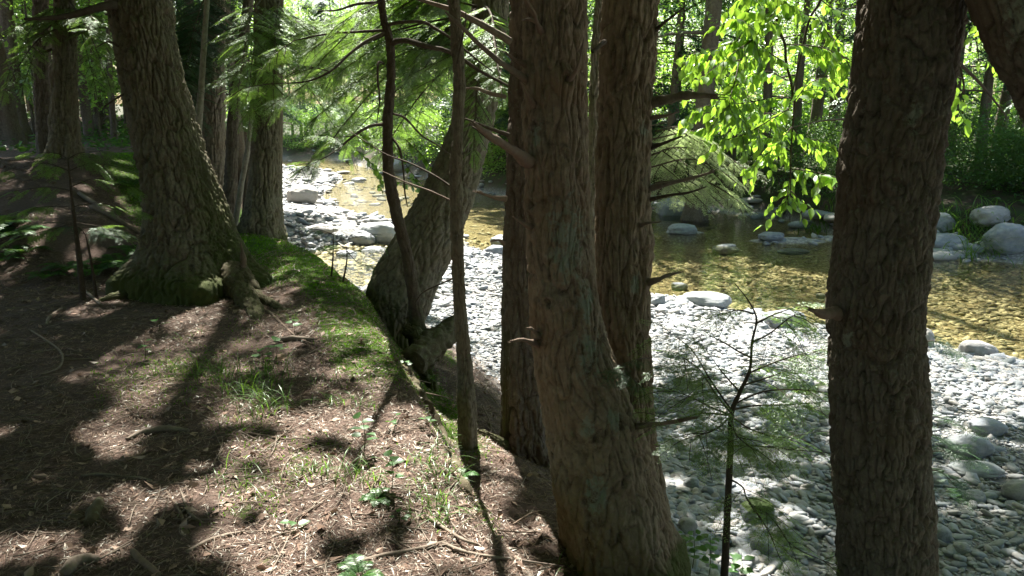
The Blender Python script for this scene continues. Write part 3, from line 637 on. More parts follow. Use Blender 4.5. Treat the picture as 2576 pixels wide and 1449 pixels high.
# ------------------------------------------------------------------ where sunlight reaches the ground (canopy gaps), read on the ground seen from the path
LIT = [  # 26 columns of ~99 px, 15 rows of ~97 px; 0 shade .. 9 open
 "00000000000000000000000000",
 "00000000000000000000000000",
 "00000000000000000000000000",
 "00000000000000000000000000",
 "11111119999999999999002200",
 "12211119999999994220001111",
 "11000045579999999999995555",
 "20000366569999999999999999",
 "10100264392999999999999999",
 "20001225873766699999999999",
 "32013443686555553333347799",
 "10102334899986532222266444",
 "23454445799996532222212222",
 "57776667778888332224311111",
 "66666666777777322222211111"]
LITA = np.array([[int(c) for c in r] for r in LIT], float)/9
def litfrac(p):
    """how open the canopy is along the sun ray from p; p (n,3)"""
    d, sd = pdist(p[:, 0]-SUN[0]/SUN[2]*p[:, 2], p[:, 1]-SUN[1]/SUN[2]*p[:, 2], CREST, False)
    g0 = p - SUN*(p[:, 2:3]/SUN[2]); river = d*np.where(sd >= 0, 1, -1) > .9
    zz = np.where(river, -1.25, 0.)
    g = p - SUN*((p[:, 2]-zz)/SUN[2])[:, None]
    u, v, dep = proj(g)
    u = u + 26*vn(g[:, 0]*6, g[:, 1]*6, 0*u, 91)+14*vn(g[:, 0]*15, g[:, 1]*15, 0*u, 92); v = v + 26*vn(g[:, 0]*6, g[:, 1]*6, 0*u, 93)
    x = np.clip(u/99.1-.5, 0, 24.999); y = np.clip(v/96.6-.5, 0, 13.999); i = x.astype(int); j = y.astype(int); fx = x-i; fy = y-j
    L = LITA[j, i]*(1-fx)*(1-fy)+LITA[j, i+1]*fx*(1-fy)+LITA[j+1, i]*(1-fx)*fy+LITA[j+1, i+1]*fx*fy
    out = (dep < 1.) | (u < -250)
    L = np.where(out, .15, L)
    L = np.where((u > 2650) & (dep > 0), .6, L)
    # let the sun reach the hanging beech bough too
    nz = np.clip(.5+1.7*fbm(g[:, 0]*4.6, g[:, 1]*4.6, 0*u, 3, 95), 0, 1)
    L = np.where(river | (L > .93), L, .16+.70*L)
    L = np.where(L > .93, 1., ss((L*1.1-nz)/.45+.5))
    b = p - SUN*((p[:, 2]-2.2)/SUN[2])[:, None]
    L = np.where((b[:, 0] > .9) & (b[:, 0] < 2.5) & (b[:, 1] > 4.1) & (b[:, 1] < 6.0), np.maximum(L, .97), L)
    b = p - SUN*((p[:, 2]-1.9)/SUN[2])[:, None]
    L = np.where((b[:, 0] > -3.4) & (b[:, 0] < .6) & (b[:, 1] > 5.8) & (b[:, 1] < 11), np.maximum(L, .8), L)
    return L
# ------------------------------------------------------------------ overhead crowns of the near trees
def start_beech():
    bx, by = 4.3, 5.0; bz = H(bx, by); th = thing('beech_tree', (bx, by, bz), 'beech whose bright yellow green bough hangs down in front of the river', 'tree')
    C = catmull([[bx, by, bz-.3], [bx, by, 2], [bx-.1, by+.3, 5], [bx-.3, by+1.2, 9.5]], 160); s = Soup(); trunk(s, C, np.linspace(.15, .04, 160), 60, 7, amp=.002, z0=bz); s.obj('trunk', BARKG, th)
    TREES['Z'] = dict(th=th, C=C)
start_beech()
def build_canopy():
    rng = np.random.default_rng(5)
    lim = np.array([7., 7.5, 6, 6, 6, 9., 6, 6, 6, 6, 6, 6, 6, 6.5])
    names = ['A', 'D', 'R', 'Q', 'L', 'M', 'T2', 'F4', 'F2', 'F1', 'F1b', 'C', 'F3', 'Z']
    n = 11000
    gx = rng.uniform(-9.5, 8, n); gy = rng.uniform(-7, 13, n)
    z = 3.2+8.*rng.random(n)**1.1
    p = np.stack([gx, gy, z*0], -1)+SUN*(z/SUN[2])[:, None]
    dm = np.full(n, 99.); who = np.zeros(n, int); ax = np.zeros((n, 3))
    for k, nm in enumerate(names):
        C = TREES[nm]['C']; cx = np.interp(p[:, 2], C[:, 2], C[:, 0]); cy_ = np.interp(p[:, 2], C[:, 2], C[:, 1])
        d = np.hypot(p[:, 0]-cx, p[:, 1]-cy_)+np.where(p[:, 2] > C[-1, 2], 5, 0)
        m = d < dm; dm = np.where(m, d, dm); who = np.where(m, k, who); ax[m] = np.stack([cx, cy_, p[:, 2]], -1)[m]
    u, v, dep = proj(p); vis = (dep > 0) & (v > -F*.75/np.maximum(dep, .3)) & (u > -300) & (u < 2900)
    L = litfrac(p)
    ok = (dm < lim[who]) & ~vis & (rng.random(n) > L*.9)
    p, ax, who = p[ok], ax[ok], who[ok]
    out = p-ax; out[:, 2] = 0; out += rng.normal(0, .35, out.shape)*np.array([1, 1, 0]); out = unit(out); out[:, 2] = -.12
    sc = rng.uniform(.8, 1.35, len(p))
    C4, own = place(SPS, p, out, rng.normal(0, .3, len(p)), sc, rng)
    cen = C4.mean(1); Lc = litfrac(cen); keep = rng.random(len(cen)) > Lc
    uu, vv, dd = proj(cen); keep &= ~((dd > 0) & (vv > -25) & (uu > -60) & (uu < 2640))
    C4, own = C4[keep], own[keep]
    for k, nm in enumerate(names):
        m = who[own] == k
        if m.sum() < 10: continue
        s = Soup(); addcards(s, C4[m], rng); s.obj('crown', HEM if nm != 'Z' else MAPLE, TREES[nm]['th'], smooth=False)
        s = Soup(); idx = np.where(who == k)[0]; idx = idx[rng.permutation(len(idx))[:70]]
        for i in idx:
            a = ax[i].copy(); a[2] = min(p[i][2]+.35*np.linalg.norm(p[i][:2]-ax[i][:2])*.5, TREES[nm]['C'][-1, 2]-.1); q = p[i]+out[i]*sc[i]*.5
            mid = (a+q)/2+np.array([0, 0, .12]); K = np.array([a, mid, q]); uu, vv, dd = proj(K)
            if ((dd > 0) & (vv > -15) & (uu > 0) & (uu < 2576)).any(): continue
            tube(s, K, [.018, .012, .004], 5, 6, moss=0, furrow=.3, lichen=0)
        if s.n: s.obj('crown_limbs', TWIG, TREES[nm]['th'])
build_canopy()

# ------------------------------------------------------------------ hemlock boughs in view
def boughs(tree, lines, templ, rng, mat=HEM, name='foliage', per=.16, size=(.45, .8), ang=55, twig=True, droop=-.25, limbs=True, r0=.012):
    th = TREES[tree]['th']
    for K in lines:
        s = Soup(); t = Soup(); pos = []; dr = []; sc = []
        K = np.asarray(K, float); L = np.linalg.norm(np.diff(K, axis=0), axis=1).sum(); n = max(3, int(L/per)); C = catmull(K, n+2); T = unit(np.gradient(C, axis=0))
        tube(t, K, [r0, r0*.7, r0*.3], 6, max(8, n//2), .1, moss=0, furrow=.3, lichen=0)
        for i in range(1, n+2):
            q = i/(n+1)
            if rng.random() > .35+q: continue
            for sg in (-1, 1):
                a = sg*radians(ang+rng.normal(0, 12)); d = T[i]; c, s_ = cos(a), sin(a)
                pos.append(C[i]); dr.append([d[0]*c-d[1]*s_, d[0]*s_+d[1]*c, droop+rng.normal(0, .12)]); sc.append(rng.uniform(*size)*(1-.45*q))
        pos.append(C[-1]); dr.append(T[-1]+np.array([0, 0, droop])); sc.append(size[0])
        pos = np.array(pos); dr = unit(np.array(dr)); sc = np.array(sc); roll = rng.normal(0, .25, len(pos))
        C4, own = place(templ, pos, dr, roll, sc, rng); tn = np.clip(.5+.25*rng.normal(size=len(pos)), 0, 1)[own]*.6+.4*rng.random(len(own))
        addcards(s, C4, rng, tn)
        for i in range(len(pos)): tube(t, np.array([pos[i], pos[i]+dr[i]*sc[i]*.5+np.array([0, 0, -.02]), pos[i]+dr[i]*sc[i]*.95+np.array([0, 0, -.2*sc[i]])]), [.004, .003, .001], 4, 4, moss=0, furrow=.4, lichen=0)
        b = t.obj('bough', TWIG, th); f = s.obj(name, mat, th, smooth=False); f.parent = b
rb = np.random.default_rng(12)
def seeded_lines(specs, rng, jit=.0):
    return [[P(*p) for p in sp] for sp in specs]
# drooping boughs crossing the middle of the view, from the leaning hemlock and the thin trunks (u, v, Y)
def fan(u0, v0, Y0, n, rng, ur, vr, Yr, sag=60):
    out = []
    for k in range(n):
        u1 = rng.uniform(*ur); v1 = rng.uniform(*vr); Y1 = rng.uniform(*Yr); vv0 = v0+rng.uniform(-60, 60)
        a = P(u0, vv0, Y0); b = P(u1, v1, Y1); m = (a+b)/2+np.array([0, 0, .12+.1*rng.random()]); out.append([a, m, b])
    return out
boughs('M', fan(1200, 60, 7.4, 12, rb, (720, 1080), (60, 400), (7, 9.5), 0)+fan(1180, -80, 7.6, 13, rb, (760, 1180), (-60, 200), (7.5, 10)), SPM, rb, HEM, size=(.35, .7))
boughs('M', fan(1220, 60, 7.3, 5, rb, (1180, 1275), (120, 420), (5.8, 6.8)), SPM, rb, HEM, size=(.2, .42), per=.12)
boughs('F4', fan(680, 60, 10.5, 8, rb, (760, 900), (80, 420), (9.5, 12))+fan(660, 40, 10.3, 4, rb, (560, 640), (80, 300), (8.5, 10)), SPM, rb, HEM, size=(.4, .8))
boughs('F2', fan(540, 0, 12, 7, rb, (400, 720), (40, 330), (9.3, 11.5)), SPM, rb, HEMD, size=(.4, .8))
boughs('F4b', fan(706, 40, 10.7, 4, rb, (600, 760), (150, 300), (9, 10.2)), SPM, rb, HEM, size=(.3, .5))
boughs('T1', [[P(740, 102, 6.4), P(700, 130, 6.4), P(660, 170, 6.4)], [P(690, 210, 5.7), P(650, 215, 5.7), P(610, 222, 5.7)], [P(830, 180, 5.8), P(790, 170, 5.8), P(750, 165, 5.7)], [P(965, 0, 6.1), P(900, 30, 5.9), P(840, 70, 5.9)],
              [P(820, 395, 5.8), P(790, 410, 5.8), P(760, 425, 5.7)], [P(890, 342, 5.9), P(850, 345, 5.8), P(800, 340, 5.7)]], SPM, rb, HEM, size=(.18, .36), per=.13, limbs=True, r0=.005)
# pale sunlit bough left of the gap and the feathery one beside the far pool
HEM_LIT = leafmat('sunlit_pale_needles', (.25, .30, .16), (.46, .58, .25), .35, .45, .12)  # hemlock needles lightened: sun glare is put into their colour
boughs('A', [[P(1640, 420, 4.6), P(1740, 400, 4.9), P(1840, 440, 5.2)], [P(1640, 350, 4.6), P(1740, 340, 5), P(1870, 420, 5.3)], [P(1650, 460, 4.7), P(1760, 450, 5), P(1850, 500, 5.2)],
             [P(1640, 390, 4.7), P(1700, 370, 5), P(1790, 380, 5.4)], [P(1650, 330, 4.7), P(1720, 320, 5.2), P(1800, 370, 5.5)]], SPM, rb, HEM_LIT, size=(.2, .4), per=.10, droop=-.5, r0=.006)
# dark low boughs at the left edge
boughs('F1', fan(160, 60, 11, 5, rb, (-60, 60), (60, 260), (9.5, 12))+fan(170, 40, 11, 5, rb, (230, 330), (40, 240), (9.5, 12)), SPM, rb, HEM, size=(.25, .5))
# ------------------------------------------------------------------ far trees: shared crowns
def crown_mesh(name, hgt, r, z0, n, mat, seed, leaf=(.10, .15), conif=False, dens=1.):
    rng = np.random.default_rng(seed); s = Soup(); nb = n
    z = z0+(hgt-z0)*rng.random(nb)**.85; q = (z-z0)/(hgt-z0); prof = np.sin(np.clip(q*.82+.16, 0, 1)*pi)**.7 if not conif else (1-q*.9)
    a = rng.random(nb)*2*pi; rad = r*prof*np.sqrt(rng.random(nb))
    cen = np.stack([np.cos(a)*rad, np.sin(a)*rad, z], -1)
    if conif:
        d = unit(np.stack([np.cos(a), np.sin(a), -.25+0*a], -1)); C4, own = place(SPF, cen, d, rng.normal(0, .3, nb), rng.uniform(.9, 1.6, nb), rng)
        addcards(s, C4, rng, np.clip(rng.random(nb)[own]*.6+.4*rng.random(len(own)), 0, 1))
    else:
        k = int(26*dens); c = np.repeat(cen, k, 0); o = rng.normal(0, 1, c.shape)*np.array([.42, .42, .13]); c = c+o
        d = unit(rng.normal(0, 1, c.shape)*np.array([1, 1, .35])+np.array([0, 0, -.35])); nn = unit(rng.normal(0, .45, c.shape)+np.array([0, 0, 1.]))
        L = rng.uniform(*leaf, len(c)); addcards(s, diamonds(c, d, nn, L, L*.62), rng, np.clip(np.repeat(rng.random(nb), k)*.6+.4*rng.random(len(c)), 0, 1))
    return s.mesh(name, mat, smooth=False)
def limb_mesh(hgt, r, z0, seed, tr=.16, bark=BARKD, nl=14):
    rng = np.random.default_rng(seed); s = Soup(); n = 40
    zz = np.linspace(-.4, hgt*.96, n); C = np.stack([.10*np.sin(zz*.5+seed), .10*np.cos(zz*.4+seed), zz], -1); rr = tr*(1-.85*np.clip(zz/hgt, 0, 1))+.01
    trunk(s, C, rr, 26, seed, amp=.012, cell=.06, cellh=.3, flare=tr*.5, z0=0.); s2 = Soup()
    for k in range(nl):
        z = z0*.6+(hgt*.9-z0*.6)*k/nl; a = rng.random()*2*pi; l = r*(.5+.5*rng.random()); b = np.array([0, 0, z])+0
        e = b+np.array([cos(a)*l, sin(a)*l, l*rng.uniform(-.25, .35)]); tube(s2, np.array([b, (b+e)/2+np.array([0, 0, .1]), e]), [tr*.22, tr*.14, .01], 5, 6, moss=0, furrow=.4, lichen=0)
    return s.mesh('trunk', bark), s2.mesh('limbs', bark)
TPL = {
 'maple': [(crown_mesh('crown', 13, 2.6, 1.2, 240, MAPLE, 1+i), *limb_mesh(13, 2.4, 2, 5+i, .13)) for i in range(2)],
 'tall': [(crown_mesh('crown', 17, 2.8, 5.5, 200, MAPLE, 11+i), *limb_mesh(17, 2.6, 5, 15+i, .2)) for i in range(2)],
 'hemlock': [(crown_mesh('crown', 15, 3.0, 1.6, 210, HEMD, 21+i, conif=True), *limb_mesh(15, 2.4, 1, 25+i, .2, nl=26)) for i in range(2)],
 'bush': [(crown_mesh('foliage', 3.2, 1.7, .1, 110, MAPLE, 31+i, leaf=(.09, .14)), *limb_mesh(3.0, 1.2, .3, 35+i, .035, nl=12)) for i in range(2)],
 'shaded_bush': [(crown_mesh('foliage', 3.2, 1.8, .1, 130, FORB, 51+i, leaf=(.09, .14)), *limb_mesh(3.0, 1.2, .3, 55+i, .035, nl=12)) for i in range(2)],  # bush copy with darker leaves: shade is put into the leaf colour
 'young': [(crown_mesh('crown', 6.5, 1.5, .8, 130, MAPLE, 41+i, leaf=(.08, .13)), *limb_mesh(6.5, 1.2, .8, 45+i, .05, nl=12)) for i in range(2)],
}
NAMES = {'maple': ('maple_tree', 'tree'), 'tall': ('maple_tree', 'tree'), 'hemlock': ('hemlock_tree', 'tree'), 'bush': ('leafy_bush', 'bush'), 'shaded_bush': ('leafy_bush', 'bush'), 'young': ('young_tree', 'tree')}
rp = np.random.default_rng(77)
MARK = [(-900, 'at the left edge of the wood'), (40, 'left of the tall rough hemlock'), (165, 'just right of the tall rough hemlock'), (280, 'hidden behind the massive leaning hemlock'), (470, 'between the leaning hemlock and the pale birch stem'), (570, 'behind the narrow stems by the bank edge hemlock'),
  (675, 'seen right of the bank edge hemlock'), (800, 'above the sparkling shallows'), (900, 'left of the sinuous thin trunk'), (975, 'right of the sinuous thin trunk'), (1060, 'above the leaning trunk over the gravel'), (1150, 'between the slim trunk and the dark one'), (1290, 'behind the dark straight hemlock'), (1400, 'behind the twin hemlock'),
  (1560, 'behind the second twin stem'), (1670, 'just right of the twin hemlock'), (1770, 'behind the feathery pale bough'), (1870, 'behind the hanging beech leaves'), (1990, 'under the hanging beech leaves'), (2080, 'touching the left side of the stout trunk'), (2150, 'behind the stout trunk'), (2370, 'touching the right side of the stout trunk'), (2450, 'under the corner leaning trunk'), (2540, 'at the right edge of the far bank'), (2700, 'past the right edge of the far bank')]
USED = set()
def uniq(label, u, Y):
    a = [m for uu, m in MARK if uu <= u][-1]
    for d in ('', 'nearer ', 'farther ', 'slimmer ', 'denser ', 'paler '):
        l = d+label+' '+a
        if l not in USED: USED.add(l); return l
    return label+' '+a
def shoreY(u, off):
    Y = np.linspace(9, 75, 400); x = (u-CU)/F*Y; m = np.where(Y-np.interp(x, XF, YF) > off)[0]; return float(Y[m[0]]) if len(m) else 60.
def plant(kind, u, Y, label, group=None, scale=1., x=None):
    if x is None: x = (u-CU)/F*Y/ray(u, 400)[1]
    z = H(x, Y)-.03; nm, cat = NAMES[kind]; cr, tk, lm = TPL[kind][int(rp.integers(2))]
    if group and group != GF or (group == GF and label.startswith('sunlit')): label = ' '.join(uniq(label, u, Y).split()[:16])
    t = thing(nm, (x, Y, z), label, cat, group); t.rotation_euler = (0, 0, rp.random()*6.28); t.scale = (scale, scale, scale)
    for nm2, me in (('foliage' if kind in ('bush', 'shaded_bush') else 'crown', cr), ('stems' if kind in ('bush', 'shaded_bush') else 'trunk', tk), ('twigs' if kind in ('bush', 'shaded_bush') else 'limbs', lm)):
        if kind in ('bush', 'shaded_bush') and nm2 == 'stems': continue
        o = bpy.data.objects.new(nm2, me); COL.objects.link(o); o.parent = t
    return t
GF = 'trees beyond the far bank'; GL = 'trees of the dim wood'; GB = 'leafy bushes along the far bank'
# far bank right of the twin hemlock
for u, Y, k, s, lb in [
  (1767, 24, 'tall', 1.5, 'tall thick dark trunk across the river seen over the hanging leafy bough'),
  (1690, 29, 'hemlock', 1., 'hemlock across the river just right of the twin trunks'),
  (1915, 27, 'tall', .9, 'slim dark trunk across the river behind the hanging leafy bough'),
  (2042, 30, 'tall', 1.2, 'left one of two straight trunks across the river beside the stout trunk'),
  (2083, 32, 'tall', 1.2, 'right one of two straight trunks across the river beside the stout trunk'),
  (2230, 26, 'hemlock', 1., 'hemlock across the river hidden behind the stout near trunk'),
  (2470, 24, 'tall', .8, 'thin trunk across the river under the corner leaning trunk'),
  (2510, 27, 'tall', 1., 'darker trunk across the river under the corner leaning trunk'),
  (2700, 24, 'hemlock', 1., 'hemlock across the river past the picture edge boulders'),
  (1600, 31, 'hemlock', 1.1, 'hemlock across the river behind the twin trunks'),
  (1440, 30, 'hemlock', 1., 'hemlock across the river behind the lichen patched stem'),
  (1290, 33, 'hemlock', 1., 'hemlock across the river behind the big leaning trunk')]:
    plant(k, u, Y, lb, GF, s)
for u, Y, s, lb in [(1530, 22.5, .8, 'added shade tree across the river behind the second twin stem'), (1600, 24, .85, 'added shade tree across the river at the edge of the second twin stem'), (2140, 20.5, .8, 'added shade tree across the river at the left side of the stout trunk'),
  (2220, 22, .85, 'added shade tree across the river covered by the stout trunk'), (2310, 20, .8, 'added shade tree across the river at the right side of the stout trunk'), (2640, 19.5, .8, 'added shade tree just past the right edge across the river'), (1690, 27, .8, 'added shade tree deeper across the river right of the twin hemlock'), (1840, 28, .85, 'added shade tree deeper across the river behind the beech leaves'), (2000, 27, .8, 'added shade tree deeper across the river under the beech leaves'), (2390, 27, .85, 'added shade tree deeper across the river right of the stout trunk'), (2560, 26, .8, 'added shade tree deeper across the river at the right edge'),
  (2760, 21, .85, 'second added shade tree past the right edge across the river')]: plant('tall', u, Y, lb, GF, s)  # trees added so their high crowns shade the far bank, most trunks hidden
for i in range(44):
    u = 1150+1650*(i+rp.random())/44; Y = 38+24*rp.random(); plant(['maple', 'tall', 'maple'][i % 3], u, Y, 'sunlit tree deep across the river', GF, 1.)
for i in range(20):
    u = 1230+1400*(i+rp.random())/20; Y = 33+6*rp.random(); plant('bush', u, Y, 'bright bush across the river', GB, 1.1+.4*rp.random())
for i in range(34):
    u = 1560+1250*(i+rp.random())/34; Y = shoreY(u, 2.6+7*rp.random()); plant('shaded_bush', u, Y, 'low shaded bush across the river', GB, .42+.22*rp.random())
# far bank seen through the middle
for i in range(32):
    u = 600+750*(i+rp.random())/32; Y = shoreY(u, 3+16*rp.random()); plant(['maple', 'hemlock', 'maple'][i % 3], u, min(Y, 68), 'light green tree on the far bend', 'trees on the far river bend', .85)
for i in range(16):
    u = 690+600*(i+rp.random())/16; Y = shoreY(u, 1.3+2*rp.random()); plant('bush', u, Y, 'sunlit bush over the bend water', GB, .9)
# dim wood on the near bank at the left
for u, Y, k, s, lb in [(15, 16, 'tall', 1., 'dark trunk at the very left edge of the wood'), (45, 21, 'tall', .8, 'thin trunk second from the left edge of the wood'), (72, 18, 'tall', .9, 'reddish thin trunk beside the dark double trunk'),
  (232, 19, 'tall', .6, 'slim trunk right of the tall rough hemlock'), (265, 24, 'maple', 1., 'leafy young tree in the gap by the leaning hemlock'), (300, 17, 'young', 1.1, 'clump of thin stems touching the leaning hemlock outline'),
  (455, 16, 'tall', 1.2, 'dark trunk emerging over the leaning hemlock'), (500, 22, 'hemlock', .9, 'shaded hemlock behind the pale slender birch'), (605, 20, 'tall', .7, 'small dark trunk on the bank between narrow stems')]:
    plant(k, u, Y, lb, None, s)
for i in range(30):
    u = -250+900*(i+rp.random())/30; Y = 22+26*rp.random(); plant(['maple', 'hemlock', 'tall'][i % 3], u, Y, 'tree deep in the dim wood', GL, .9)
for i in range(12):
    u = -60+420*(i+rp.random())/12; Y = 17+9*rp.random(); plant('young', u, Y, 'thin leafy young tree', GL, .8)
# ------------------------------------------------------------------ the wood round the path, out of the picture, that shuts out the low sky
def build_unseen_wood():
    rng = np.random.default_rng(3); n = 1500; a = rng.uniform(radians(62), radians(298), n); r = rng.uniform(5.5, 13, n)
    p = np.stack([r*np.sin(a), r*np.cos(a), rng.uniform(-.5, 13, n)], -1)
    p = p[(p[:, 0] < 5) | (p[:, 1] < -1)]; n = len(p)
    d = unit(rng.normal(0, 1, (n, 3))*np.array([1, 1, .2])); C4, own = place(SPS, p, d, rng.normal(0, .4, n), rng.uniform(1.3, 2.2, n), rng)
    s = Soup(); addcards(s, C4, rng); o = s.obj('forest', HEM, smooth=False); tag(o, 'unseen dense hemlock foliage behind the path, shutting out the low sky', 'forest', kind='stuff')  # forest: unseen foliage shell added behind the camera to block low sky
build_unseen_wood()
# ------------------------------------------------------------------ stones
import bmesh
def ico(sub):
    b = bmesh.new(); bmesh.ops.create_icosphere(b, subdivisions=sub, radius=1.0); b.verts.ensure_lookup_table()
    V = np.array([v.co[:] for v in b.verts]); Fc = np.array([[v.index for v in f.verts] for f in b.faces]); b.free(); return V, Fc
I1, I2, I3, I5 = ico(1), ico(2), ico(3), ico(5)
def stone(V, seed, flat=.55, ang=.18, elong=1.3):
    o = seed*3.7; n = fbm(V[:, 0]*.9+o, V[:, 1]*.9, V[:, 2]*.9, 2, seed)
    W = V*(1+ang*2*n)[:, None]
    # superellipsoid flattening
    W = np.sign(W)*np.abs(W)**.88
    return W*np.array([elong**.5, elong**-.5, flat])
def rotz(V, a):
    c, s_ = np.cos(a), np.sin(a); return np.stack([V[..., 0]*c-V[..., 1]*s_, V[..., 0]*s_+V[..., 1]*c, V[..., 2]], -1)
def build_pebbles():
    rng = np.random.default_rng(8); s = Soup()
    for (r0, r1, n, sz, tp, sd) in [(2.6, 6.2, 34000, .0195, I2, .6), (6.2, 11, 65000, .0235, I1, .5), (11, 20, 42000, .042, I1, .5), (20, 60, 20000, .07, I1, .45)]:
        a = np.radians(rng.uniform(-38, 42, n)); r = np.sqrt(rng.uniform(r0*r0, r1*r1, n)); x = r*np.sin(a); y = r*np.cos(a)
        dc, dw, dp, far = fields(x, y); ok = (dc > 1.15+.5*rng.random(n)) & (far < .5+1.2*rng.random(n)); ok &= (dw > 0) | (rng.random(n) < .7); x, y, dc, dw = x[ok], y[ok], dc[ok], dw[ok]; n = len(x)
        z = height(x, y); u = fbm(x*.7, y*.7, 0*x, 2, 44)
        size = sz*np.exp(rng.normal(0, sd, n))*np.clip(1+2.0*u, .5, 2.2); size = np.clip(size, sz*.35, sz*2.6); size = np.where(dw < 0, size*.8, size)
        V, Fc = tp; tv = [stone(V, k, rng.uniform(.25, .52), .17, rng.uniform(1.1, 1.9)) for k in range(10)]
        pick = rng.integers(0, 10, n)
        for k in range(10):
            m = np.where(pick == k)[0]; W = rotz(np.broadcast_to(tv[k], (len(m), len(V), 3)), rng.random((len(m), 1))*6.28)*size[m, None, None]
            tilt = rng.normal(0, .25, (len(m), 2)); W = W.copy(); W[..., 2] += W[..., 0]*tilt[:, :1]+W[..., 1]*tilt[:, 1:]
            W = W+np.stack([x[m], y[m], z[m]+size[m]*np.where(dw[m] < -.15, -.05, .22)], -1)[:, None]
            wet = 1-ss((z[m]+size[m]*.3-WL)/.04)
            s.add(W.reshape(-1, 3), (Fc[None]+(np.arange(len(m))*len(V))[:, None, None]).reshape(-1, 3), tint=np.repeat(rng.random(len(m)), len(V)), wet=np.repeat(wet, len(V)), moss=0)
    o = s.obj('pebbles', ROCK); tag(o, 'rounded grey river pebbles covering the bar and stream bed', 'pebbles', kind='stuff')
build_pebbles()
CM = []
for k in range(10):
    s_ = Soup(); V, Fc = I3; W = stone(V, 50+k, [.4, .5, .62, .45, .7, .35, .55, .5, .6, .42][k], .2, 1.2+.08*k); W = W*(1+.03*fbm(V[:, 0]*6, V[:, 1]*6, V[:, 2]*6, 2, k))[:, None]
    s_.add(W, Fc, tint=0, wet=0, moss=0); CM.append(s_.mesh('cobble', ROCK))
def cobble(u, v, wpx, label, group, rng, name='cobble', p=None):
    if p is None: p = G(u, v)
    if group == 'cobbles of the gravel bar':
        big = 'larger' if wpx > 24 else 'smaller'; side = 'nearer the water' if v < 1060 else ('in the middle of the bar' if v < 1250 else 'nearer the path'); label = label.replace('cobble', big+' cobble', 1).replace('small stone', big+' stone')+' '+side; label = ' '.join(label.split()[:16])
    w_ = wpx*mpp(u, v, p[1])/2; o = bpy.data.objects.new(name, CM[int(rng.integers(10))]); COL.objects.link(o)
    o.location = (p[0], p[1], p[2]+w_*.25); o.scale = (w_, w_*rng.uniform(.75, 1), w_*rng.uniform(.8, 1.1)); o.rotation_euler = (rng.normal(0, .12), rng.normal(0, .12), rng.random()*6.28)
    return tag(o, label, 'stone', group)
rc = np.random.default_rng(19); cnt = 0
zones = [((1700, 2090), (1180, 1449), 70, (16, 36), 'smooth grey cobble on the dappled gravel between the sapling and the twin hemlock'),
         ((1650, 2090), (960, 1180), 40, (12, 24), 'grey cobble in the half shade behind the sapling branches'),
         ((2350, 2576), (1180, 1449), 45, (18, 38), 'blue grey cobble on the shaded gravel right of the stout trunk'),
         ((2330, 2576), (930, 1180), 36, (14, 32), 'sun bleached cobble on the open bar right of the stout trunk'),
         ((1640, 2090), (790, 960), 34, (12, 28), 'sun bleached cobble on the bright bar before the water'),
         ((1080, 1255), (640, 900), 24, (8, 18), 'small stone on the gravel between the leaning hemlock and the dark one'),
         ((710, 1000), (470, 620), 26, (8, 22), 'small stone on the gravel behind the bank edge hemlock')]
for (ua, ub), (va, vb), n, (wa, wb), lb in zones:
    for i in range(n):
        u, v = rc.uniform(ua, ub), rc.uniform(va, vb); p = G(u, v)
        dc, dw, dp, far = fields(p[:1], p[1:2])
        if dc[0] < 1.3: continue
        cobble(u, v, rc.uniform(wa, wb), lb, 'cobbles of the gravel bar', rc, p=p)
def boulder(u, v, wpx, hpx, label, seed, name='boulder', flatk=1., moss=0., depth=.8, ang=.22, dz=0., Y=None):
    p = G(u, v) if Y is None else P(u, v, Y); m = mpp(u, v, p[1]); w_ = wpx*m/2; h_ = hpx*m
    V, Fc = I5; W = stone(V, seed, 1., ang, 1.0); rg = fbm(V[:, 0]*3+seed, V[:, 1]*3, V[:, 2]*3, 4, seed); W = W*(1+.10*rg)[:, None]
    mn, mx = W.min(0), W.max(0); W = (W-(mn+mx)/2)/((mx-mn)/2)
    W = W*np.array([w_, w_*depth, h_*.62])+np.array([0, w_*depth*.8, h_*.40+dz])
    s = Soup(); s.add(W, Fc, tint=(seed*.37) % 1, wet=0, moss=moss*ss(V[:, 2]*1.5)); me = s.mesh(name, ROCK); o = bpy.data.objects.new(name, me); COL.objects.link(o); o.location = [float(c) for c in p]
    return tag(o, label, 'rock')
